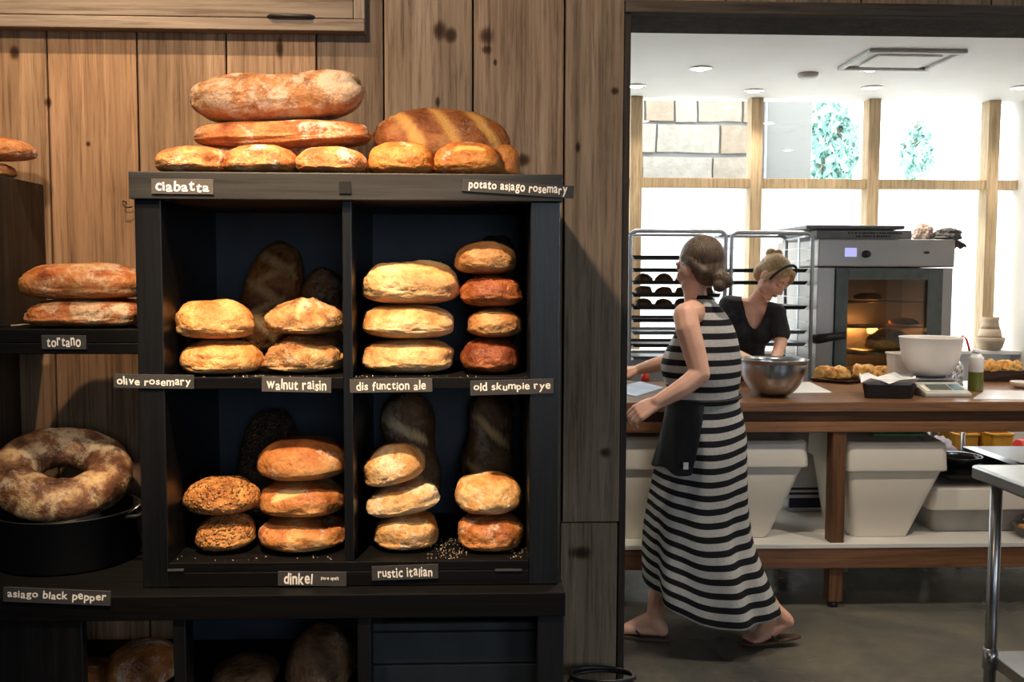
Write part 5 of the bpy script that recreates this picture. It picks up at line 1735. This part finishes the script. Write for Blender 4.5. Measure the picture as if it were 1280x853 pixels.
M_skin = skin_mat()
M_lips = plain('lip_skin', (0.48, 0.16, 0.12), 0.45)
M_brow = plain('brow_hair', (0.12, 0.07, 0.035), 0.7)


def ball(bm, c, r, ax=None, sub=2):
    """sphere or ellipsoid; ax = three axes (unit) for radii r"""
    vs, fs_ = ico(sub)
    c = Vector(c)
    if ax is None:
        vv = [bm.verts.new(c + v * r) for v in vs]
    else:
        vv = [bm.verts.new(c + ax[0] * (v.x * r[0]) + ax[1] * (v.y * r[1]) + ax[2] * (v.z * r[2])) for v in vs]
    for f in fs_:
        bm.faces.new([vv[i] for i in f])


def limb(bm, pts, rs, n=14):
    """rounded tapering limb through the given joints"""
    pts = [Vector(p) for p in pts]
    for (a, b_, ra, rb) in zip(pts, pts[1:], rs, rs[1:]):
        L_ = (b_ - a).length
        k = max(2, int(L_ / (0.2 * min(ra, rb))))
        for i in range(k + 1):
            q = i / k
            ball(bm, a.lerp(b_, q), ra + (rb - ra) * q, sub=2)


def fused(name, bm, m, parent=None, voxel=0.005, it=5, cut=None, thick=0.0):
    """one continuous skin over everything in bm"""
    me = bpy.data.meshes.new('raw'); bm.to_mesh(me); bm.free()
    o = bpy.data.objects.new('raw', me); COL.objects.link(o)
    r = o.modifiers.new('r', 'REMESH'); r.mode = 'VOXEL'; r.voxel_size = voxel; r.use_smooth_shade = True
    s = o.modifiers.new('s', 'SMOOTH'); s.factor = 0.5; s.iterations = it
    dg = bpy.context.evaluated_depsgraph_get()
    m2 = bpy.data.meshes.new_from_object(o.evaluated_get(dg))
    bpy.data.objects.remove(o); bpy.data.meshes.remove(me)
    b2 = NB(); b2.from_mesh(m2); bpy.data.meshes.remove(m2)
    if cut:
        bmesh.ops.delete(b2, geom=[f for f in b2.faces if cut(f.calc_center_median())], context='FACES')
        for _ in range(4):
            bmesh.ops.smooth_vert(b2, verts=[v for v in b2.verts if v.is_boundary], factor=0.5, use_axis_x=True, use_axis_y=True, use_axis_z=True)
    o = obj(name, b2, m, parent, smooth=True)
    if thick:
        so_ = o.modifiers.new('thick', 'SOLIDIFY'); so_.thickness = thick; so_.offset = -1
    return o


def frame(f, u):
    f = Vector(f).normalized(); u = Vector(u); u = (u - f * u.dot(f)).normalized()
    return f, u, f.cross(u)      # forward, up, the person's right


def head(bm, H, f, u, r):
    ax = (r, f, u)
    P = lambda a, b_, c: H + r * a + f * b_ + u * c
    ball(bm, P(0, -.012, .028), (.073, .093, .086), ax, 3)
    ball(bm, P(0, .020, -.028), (.060, .070, .082), ax, 3)
    ball(bm, P(0, .066, -.093), (.026, .022, .020), ax)
    for s in (-1, 1):
        ball(bm, P(.033 * s, .053, -.034), .031)
        ball(bm, P(.042 * s, .030, -.075), .026)
        ball(bm, P(.030 * s, .078, .000), (.017, .010, .010), ax)
        ball(bm, P(.028 * s, .076, .020), (.026, .012, .008), ax)
        ball(bm, P(.075 * s, -.004, -.012), (.010, .020, .031), ax)
        ball(bm, P(.010 * s, .094, -.034), .008)
    limb(bm, [P(0, .086, .008), P(0, .104, -.030)], [.008, .012])
    ball(bm, P(0, .084, -.060), (.024, .010, .013), ax)


def face_parts(H, f, u, r, parent, brow_m):
    ax = (r, f, u)
    P = lambda a, b_, c: H + r * a + f * b_ + u * c
    bm = NB()
    ball(bm, P(0, .0895, -.0555), (.022, .008, .0045), ax, 3); ball(bm, P(0, .0885, -.0635), (.019, .0085, .0055), ax, 3)
    obj('lips', bm, M_lips, parent, smooth=True)
    for s in (-1, 1):
        bm = NB(); tube(bm, [P(.012 * s, .088, .020), P(.028 * s, .089, .026), P(.045 * s, .076, .020)], [.0022, .0034, .0015], 8); obj('eyebrow', bm, brow_m, parent, smooth=True)
        bm = NB(); tube(bm, [P(.016 * s, .087, -.004), P(.030 * s, .0895, -.0075), P(.043 * s, .081, -.003)], [.0010, .0018, .0010], 8); obj('eyelashes', bm, M_brow, parent, smooth=True)


def hand(bm, wrist, d, nrm, side, curl=0.5, s=1.0):
    """d: wrist to knuckles; nrm: back of the hand; side: +1 puts the thumb on nrm x d"""
    d = Vector(d).normalized(); nrm = Vector(nrm); nrm = (nrm - d * nrm.dot(d)).normalized()
    w_ = nrm.cross(d) * side
    W0 = Vector(wrist)
    K = lambda a, b_, c=0.0: W0 + w_ * (a * s) + d * (b_ * s) + nrm * (c * s)
    for a in (-.026, -.009, .009, .026):
        limb(bm, [K(a * .6, .008), K(a * 1.1, .085)], [.014 * s, .0125 * s])
    for (a, L_, rr) in ((.029, .068, .0085), (.010, .076, .009), (-.010, .071, .0085), (-.028, .056, .0078)):
        p = K(a, .088)
        ang = 0.0
        pts = [p]
        for j, fr in enumerate((.45, .32, .23)):
            ang += curl * (0.7 if j == 0 else 0.95)
            p = p + (d * math.cos(ang) - nrm * math.sin(ang) + w_ * (a * .6)) * (L_ * fr * s)
            pts.append(p)
        limb(bm, pts, [rr * s * 1.1, rr * s, rr * s * .95, rr * s * .85])
    t0 = K(.024, .022, -.006)
    t1 = K(.045, .052, -.014 - .012 * curl)
    t2 = K(.047 - .018 * curl, .083, -.020 - .022 * curl)
    limb(bm, [t0, t1, t2], [.0155 * s, .0115 * s, .009 * s])


def foot(bm, ankle, heel, ballp, toe_dir, side):
    ankle, heel, ballp = Vector(ankle), Vector(heel), Vector(ballp)
    td = Vector(toe_dir).normalized()
    up = Vector((0, 0, 1)); w_ = up.cross(td) * side
    limb(bm, [ankle, heel.lerp(ankle, .25), heel], [.037, .034, .029])
    limb(bm, [ankle + (ballp - heel).normalized() * .01, ankle.lerp(ballp, .5), ballp], [.036, .032, .021])
    limb(bm, [heel, heel.lerp(ballp, .5) + w_ * -.012, ballp - w_ * .020], [.028, .024, .018])
    limb(bm, [heel, ballp + w_ * .022], [.026, .019])
    for k, (a, L_, rr) in enumerate(((.028, .050, .0125), (.010, .047, .0095), (-.006, .042, .009), (-.020, .035, .0085), (-.032, .026, .008))):
        p0_ = ballp + w_ * a * .95 + Vector((0, 0, -.004))
        limb(bm, [p0_, p0_ + td * L_ + Vector((0, 0, -.005))], [rr * 1.15, rr])


def flip_flop(parent, heel, toe, side, name='flip_flop'):
    """thin sole with a thong strap under the foot; heel and toe are the ends of its underside"""
    heel, toe = Vector(heel), Vector(toe)
    d = (toe - heel); L_ = d.length; d.normalize()
    up = Vector((0, 0, 1)); up = (up - d * up.dot(d)).normalized(); w_ = up.cross(d)
    out = []
    for k in range(36):
        a = 2 * PI * k / 36
        q = (1 - math.cos(a)) / 2
        hw = .033 + .010 * math.sin(q * PI * .9 - .5)
        out.append(heel + d * (L_ * q) + w_ * (math.copysign(abs(math.sin(a)) ** .6, math.sin(a)) * hw + .004 * side * math.sin(q * PI)))
    bm = NB(); loft(bm, [out, [p + up * .011 for p in out]])
    so_ = obj(name, bm, plain('sandal_sole', (0.09, 0.05, 0.03), 0.7), parent, bevel=.002)
    bm = NB()
    t = heel + d * (L_ * .76)
    for s in (-1, 1):
        p = heel + d * (L_ * .42)
        tube(bm, [p + w_ * s * .036 + up * .010, heel + d * (L_ * .52) + w_ * s * .034 + up * .035, heel + d * (L_ * .64) + w_ * s * .014 + up * .046, t + up * .030, t + up * .008], [.004, .005, .005, .004, .003], 8)
    obj('strap', bm, M_blkp, so_, smooth=True)


# ---- the walking woman in the striped dress
WYC = 3.86
KP = WYC / FPX


def q1(px, py, dy=0.0):
    return at(px, py, WYC + dy)


walk = thing('person', 'person in black and white striped long dress and flip flops walking past the counter', 'person', (q1(885, 800).x, WYC, 0))
bm = NB()
nk, pel = q1(870, 376), q1(884, 522)
limb(bm, [pel, q1(878, 478), q1(876, 435), q1(874, 405)], [.115, .10, .115, .085])
limb(bm, [q1(858, 393, -.13), q1(872, 391), q1(886, 390, .14)], [.048, .06, .048])
limb(bm, [q1(872, 390), nk, q1(867, 355)], [.055, .048, .047])
# near arm, bent at the elbow, hand hanging in front of the hip
wr = q1(822, 503, -.25)
limb(bm, [q1(857, 394, -.15), q1(860, 412, -.18), q1(868, 440, -.20), q1(875, 468, -.22), q1(852, 486, -.24), wr], [.050, .050, .046, .040, .038, .027])
hand(bm, wr, (-.86, -.05, -.46), (-.35, -.75, .62), -1, .75, 1.0)
# far arm, reaching forward to the counter
wf = q1(799, 462, .42)
limb(bm, [q1(884, 393, .15), q1(862, 425, .24), q1(838, 452, .32), q1(818, 457, .37), wf], [.045, .042, .038, .034, .025])
hand(bm, wf, (-.93, .3, -.1), (0, -.2, 1), 1, .35, 1.0)
# legs
fA, fH = q1(818, 776, .05), q1(827, 797, .04)
fA.z = .085; fH.z = .045
td1 = Vector((-.86, .35, 0)).normalized()
fB = fH + td1 * .15; fB.z = .034
limb(bm, [q1(872, 545, .07), q1(846, 655, .06), q1(833, 705, .06), q1(822, 745, .05), fA], [.085, .055, .052, .040, .034])
foot(bm, fA, fH, fB, td1, 1)
rA, rH = q1(968, 764, -.03), q1(984, 777, -.03)
td2 = Vector((-.93, .05, 0)).normalized()
rB = q1(948, 797, -.03); rB.z = .036
limb(bm, [q1(892, 545, -.05), q1(908, 672, -.03), q1(930, 712, -.03), rA], [.085, .052, .046, .036])
foot(bm, rA, rH, rB, td2, -1)
H1 = q1(873, 333)
f1, u1, r1 = frame((-.56, .82, -.10), (-.05, .0, 1))
head(bm, H1, f1, u1, r1)
body1 = fused('body', bm, M_skin, walk, 0.0042, 5)
face_parts(H1, f1, u1, r1, walk, M_brow)
P1 = lambda a, b_, c: H1 + r1 * a + f1 * b_ + u1 * c
bm = NB()
ax1 = (r1, f1, u1)
ball(bm, P1(0, -.026, .036), (.082, .096, .088), ax1, 3)
ball(bm, P1(0, -.055, -.020), (.068, .062, .068), ax1, 3)
for s in (-1, 1):
    limb(bm, [P1(.066 * s, .010, .040), P1(.070 * s, -.03, .020), P1(.055 * s, -.075, -.03)], [.016, .020, .022])
limb(bm, [P1(0, -.085, -.035), P1(.0, -.108, -.058)], [.03, .034])
ball(bm, P1(.012, -.120, -.070), .034)
ball(bm, P1(-.012, -.112, -.088), .028)
fused('hair', bm, hair_mat('brown_blond_hair', (0.03, 0.017, 0.008), (0.075, 0.043, 0.022), (0.16, 0.098, 0.052)), walk, .005, 3)

# dress: rings (y, left, right, half depth, lift at left, lift at right) in photograph measure, laid out round her body at her distance
KEYS = [(369, 864, 887, .048, 0, 2), (374, 862, 892, .062, 0, 1), (384, 859, 901, .080, 0, 0), (398, 854, 911, .098, 0, -1), (412, 847, 918, .110, 0, -1), (430, 836, 923, .122, 0, -1),
        (450, 826, 926, .132, 0, -1), (464, 825, 927, .132, 0, -2), (482, 833, 925, .122, 0, -3), (499, 838, 922, .115, 1, -4), (530, 831, 929, .135, 3, -9), (560, 825, 934, .148, 0, -12),
        (600, 817, 935, .155, -8, -14), (640, 810, 935, .165, -18, -12), (680, 805, 941, .180, -26, -9), (715, 803, 955, .195, -32, -6), (742, 802, 966, .205, -36, -4), (765, 802, 976, .21, -39, -4)]


def dkey(py):
    for a, b_ in zip(KEYS, KEYS[1:]):
        if py <= b_[0]:
            q = (py - a[0]) / (b_[0] - a[0])
            return [a[i] + (b_[i] - a[i]) * q for i in range(6)]
    return list(KEYS[-1])


def dsm(py):
    ks = [dkey(min(765, max(369, py + d))) for d in (-9, -4.5, 0, 4.5, 9)]
    return [py] + [sum(k[i] for k in ks) / 5 for i in range(1, 6)]


def dress_pt(py, th, off=0.0):
    _, l, r_, ry, dl, dr_ = dsm(py)
    cxp, rx = (l + r_) / 2, (r_ - l) / 2
    c, s = math.cos(th), math.sin(th)
    dz = dl * max(0, -c) ** 1.6 + dr_ * max(0, c) ** 1.6
    g = max(0, (py - 520) / 245.0)
    fold = 1 + g * (.055 * math.sin(7 * th + py * .006) + .03 * math.sin(12 * th - py * .012 + 1)) + .012 * math.sin(3 * th + py * .06)
    ctr = at(cxp, py + dz, WYC)
    return ctr + Vector((math.copysign(abs(c) ** .92, c) * rx * KP * (fold if abs(c) < .9 else 1 + (fold - 1) * .5) + off * c, -(math.copysign(abs(s) ** .92, s)) * ry * fold - off * s, 0))


def stripes():
    m, nt, b = new_mat('striped_jersey')
    a = attr(nt, 'stripe')
    v = coords(nt)
    n = tex_noise(nt, v, 90, 3)
    f = mathn(nt, 'FRACT', mathn(nt, 'DIVIDE', a.outputs['Fac'], 16.2))
    k = ramp(nt, f, [(0.0, (0, 0, 0)), (0.455, (0, 0, 0)), (0.475, (1, 1, 1)), (0.98, (1, 1, 1))])
    white = ramp(nt, n, [(0.3, (0.44, 0.42, 0.39)), (0.7, (0.54, 0.52, 0.49))])
    c = mixc(nt, k, (0.012, 0.012, 0.014), white)
    nt.links.new(c, b.inputs['Base Color'])
    b.inputs['Roughness'].default_value = 0.85
    b.inputs['Specular IOR Level'].default_value = 0.2
    bump(nt, n, 0.15, 0.002, b)
    return m


bm = NB()
sl_ = bm.verts.layers.float.new('stripe')
NTH = 120
prev = None
py = 369.0
while py <= 765.01:
    row = []
    for i in range(NTH):
        v = bm.verts.new(dress_pt(py, 2 * PI * i / NTH)); v[sl_] = py - 366.5
        row.append(v)
    if prev:
        for i in range(NTH):
            bm.faces.new((prev[i], prev[(i + 1) % NTH], row[(i + 1) % NTH], row[i]))
    prev = row
    py += 3.0
dress = obj('dress', bm, stripes(), walk, smooth=True)
so_ = dress.modifiers.new('thick', 'SOLIDIFY'); so_.thickness = 0.004; so_.offset = -1
dress['label'] = 'black and white striped long dress'
# short black apron worn over the dress on the hip
bm = NB()
rows_ = []
for j in range(22):
    py = 497 + 4.25 * j
    row = []
    for i in range(26):
        th0 = math.radians(99 + 13 * j / 21)
        th = th0 + (math.radians(228) - th0) * i / 25
        row.append(dress_pt(py + 3 * math.sin(i * .5) * j / 21, th, .010 + .005 * math.sin(i * .9 + j * .2) * j / 21))
    rows_.append([bm.verts.new(p) for p in row])
for a, b_ in zip(rows_, rows_[1:]):
    for i in range(25):
        bm.faces.new((a[i], a[i + 1], b_[i + 1], b_[i]))
ap = obj('apron', bm, plain('black_apron_cloth', (0.014, 0.014, 0.016), 0.85, var=.2, scale=30), walk, smooth=True)
so_ = ap.modifiers.new('thick', 'SOLIDIFY'); so_.thickness = 0.003; so_.offset = 1
ap['label'] = 'short black waist apron'
bm = NB()
tube(bm, [dress_pt(498, 2 * PI * i / 40, .010) for i in range(40)], .006, 8, closed=True)
obj('apron_tie', bm, MATS['black_apron_cloth'], ap, smooth=True)
tp = dress_pt(575, math.radians(119), .022)
bm = NB(); box(bm, tp.x - .010, tp.x + .010, tp.y - .002, tp.y, tp.z - .012, tp.z + .016); obj('care_tag', bm, M_pap, ap)
flip_flop(walk, (fH.x + .035, fH.y - .012, .002), (fB + td1 * .075).to_tuple()[:2] + (.002,), 1)
rt = rB + td2 * .065
flip_flop(walk, (q1(1001, 795, -.03).x, WYC - .03, q1(1001, 797, -.03).z), (rt.x, rt.y, .003), -1)

# ---- the woman in black at the counter
W2Y = 5.28
q2 = lambda px, py, dy=0.0: at(px, py, W2Y + dy)
bak = thing('person', 'person in black t-shirt bending over the steel bowl behind the counter, head lowered', 'person', (q2(930, 500, .18).x, W2Y + .18, 0))
bm = NB()
hp0 = q2(930, 470, .24); hp0.z = 0.93
L1, R1 = q2(910, 381, .05), q2(970, 391, -.06)
limb(bm, [hp0, q2(930, 440, .15), q2(934, 410, .05), q2(938, 392, .02)], [.125, .105, .11, .085])
limb(bm, [L1, q2(940, 384), R1], [.045, .055, .045])
limb(bm, [q2(942, 384), q2(952, 368, -.04), q2(960, 356, -.06)], [.055, .046, .045])
w1 = q2(937, 450, -.40); w2 = q2(968, 452, -.38)
limb(bm, [L1, q2(904, 405, .0), q2(904, 428, -.06), q2(921, 444, -.25), w1], [.045, .042, .037, .032, .024])
limb(bm, [R1, q2(975, 412, -.10), q2(976, 428, -.13), q2(972, 442, -.26), w2], [.045, .041, .036, .032, .024])
hand(bm, w1, (.5, -.6, -.6), (-.3, .4, .8), 1, .5)
hand(bm, w2, (-.3, -.7, -.6), (.3, -.3, .8), -1, .5)
for s in (-1, 1):
    hx = hp0.x + s * .085
    limb(bm, [(hx, hp0.y, .90), (hx, hp0.y + .01, .50), (hx, hp0.y + .04, .09)], [.09, .055, .036])
    foot(bm, (hx, hp0.y + .04, .08), (hx, hp0.y + .07, .04), (hx + s * .02, hp0.y - .09, .034), (s * .1, -1, 0), s)
H2 = q2(966, 347, -.10)
f2, u2, r2 = frame((.40, -.66, -.60), (.40, -.10, .75))
head(bm, H2, f2, u2, r2)
fused('body', bm, M_skin, bak, 0.0042, 5)
M_blond = hair_mat('blond_hair', (0.24, 0.13, 0.045), (0.50, 0.31, 0.13), (0.70, 0.50, 0.27))
face_parts(H2, f2, u2, r2, bak, plain('blond_brow', (0.25, 0.15, 0.07), 0.7))
P2 = lambda a, b_, c: H2 + r2 * a + f2 * b_ + u2 * c
ax2 = (r2, f2, u2)
bm = NB()
ball(bm, P2(0, -.022, .038), (.083, .098, .088), ax2, 3)
ball(bm, P2(0, -.06, -.01), (.068, .058, .066), ax2, 3)
for s in (-1, 1):   # swept fringe on both sides of the face
    limb(bm, [P2(.015 * s, .070, .085), P2(.055 * s, .062, .050), P2(.074 * s, .035, .005), P2(.078 * s, .025, -.04)], [.016, .018, .014, .006])
    limb(bm, [P2(.03 * s, .06, .085), P2(.068 * s, .045, .04), P2(.080 * s, .015, -.01)], [.018, .018, .012])
ball(bm, P2(.012, -.105, .085), .032); ball(bm, P2(-.014, -.088, .106), .027)
fused('hair', bm, M_blond, bak, .0045, 3)
bm = NB()
pts = []
for i in range(25):
    a = math.radians(-10 + 200 * i / 24)
    pts.append(P2(.0865 * math.cos(a), .048 + .002 * math.sin(a), .012 + .112 * math.sin(a)))
tube(bm, pts, .0075, 8)
obj('head_band', bm, plain('black_elastic', (0.012, 0.012, 0.013), .6), bak, smooth=True)
# t-shirt
bm = NB()
limb(bm, [hp0 + Vector((0, 0, .02)), q2(930, 440, .15), q2(934, 410, .05), q2(938, 392, .02)], [.135, .116, .121, .094])
limb(bm, [L1, q2(940, 386), R1], [.054, .066, .054])
limb(bm, [L1, q2(904, 405, .0), q2(904, 416, -.03)], [.054, .053, .055])
limb(bm, [R1, q2(975, 410, -.10), q2(976, 417, -.11)], [.054, .051, .053])
ball(bm, q2(922, 414, -.03), .062); ball(bm, q2(952, 418, -.05), .062); ball(bm, q2(959, 404, -.04), .058); ball(bm, q2(914, 400, .0), .055)
vA, vB, vC = q2(925, 366), q2(962, 374), q2(944, 412)


def neckline(p):
    if p.y > W2Y + .07:
        return False
    k = FPX / p.y
    d = CM.transposed() @ (p - CAM)
    x_, y_ = 640 + FPX * d.x / -d.z, 426.5 - FPX * d.y / -d.z
    if y_ > 411:
        return False
    t = (411 - y_) / 45.0
    hw = 18 * min(1, max(t, 0)) ** .5
    return abs(x_ - (943.5 + 1.0 * t)) < hw


shirt = fused('t_shirt', bm, plain('black_cotton', (0.013, 0.013, 0.016), 0.85, var=.2, scale=30), bak, .0045, 5, neckline, .003)
shirt['label'] = 'black scoop neck t-shirt'
# dark trousers below the counter
bm = NB()
limb(bm, [hp0 + Vector((-.03, 0, .0)), hp0 + Vector((.03, 0, 0))], [.132, .132])
for s in (-1, 1):
    hx = hp0.x + s * .085
    limb(bm, [(hx, hp0.y, .90), (hx, hp0.y + .01, .50), (hx, hp0.y + .04, .12)], [.104, .075, .06])
fused('trousers', bm, plain('dark_denim', (0.02, 0.022, 0.03), 0.85), bak, .006, 5, lambda p: p.z < .10, .003)
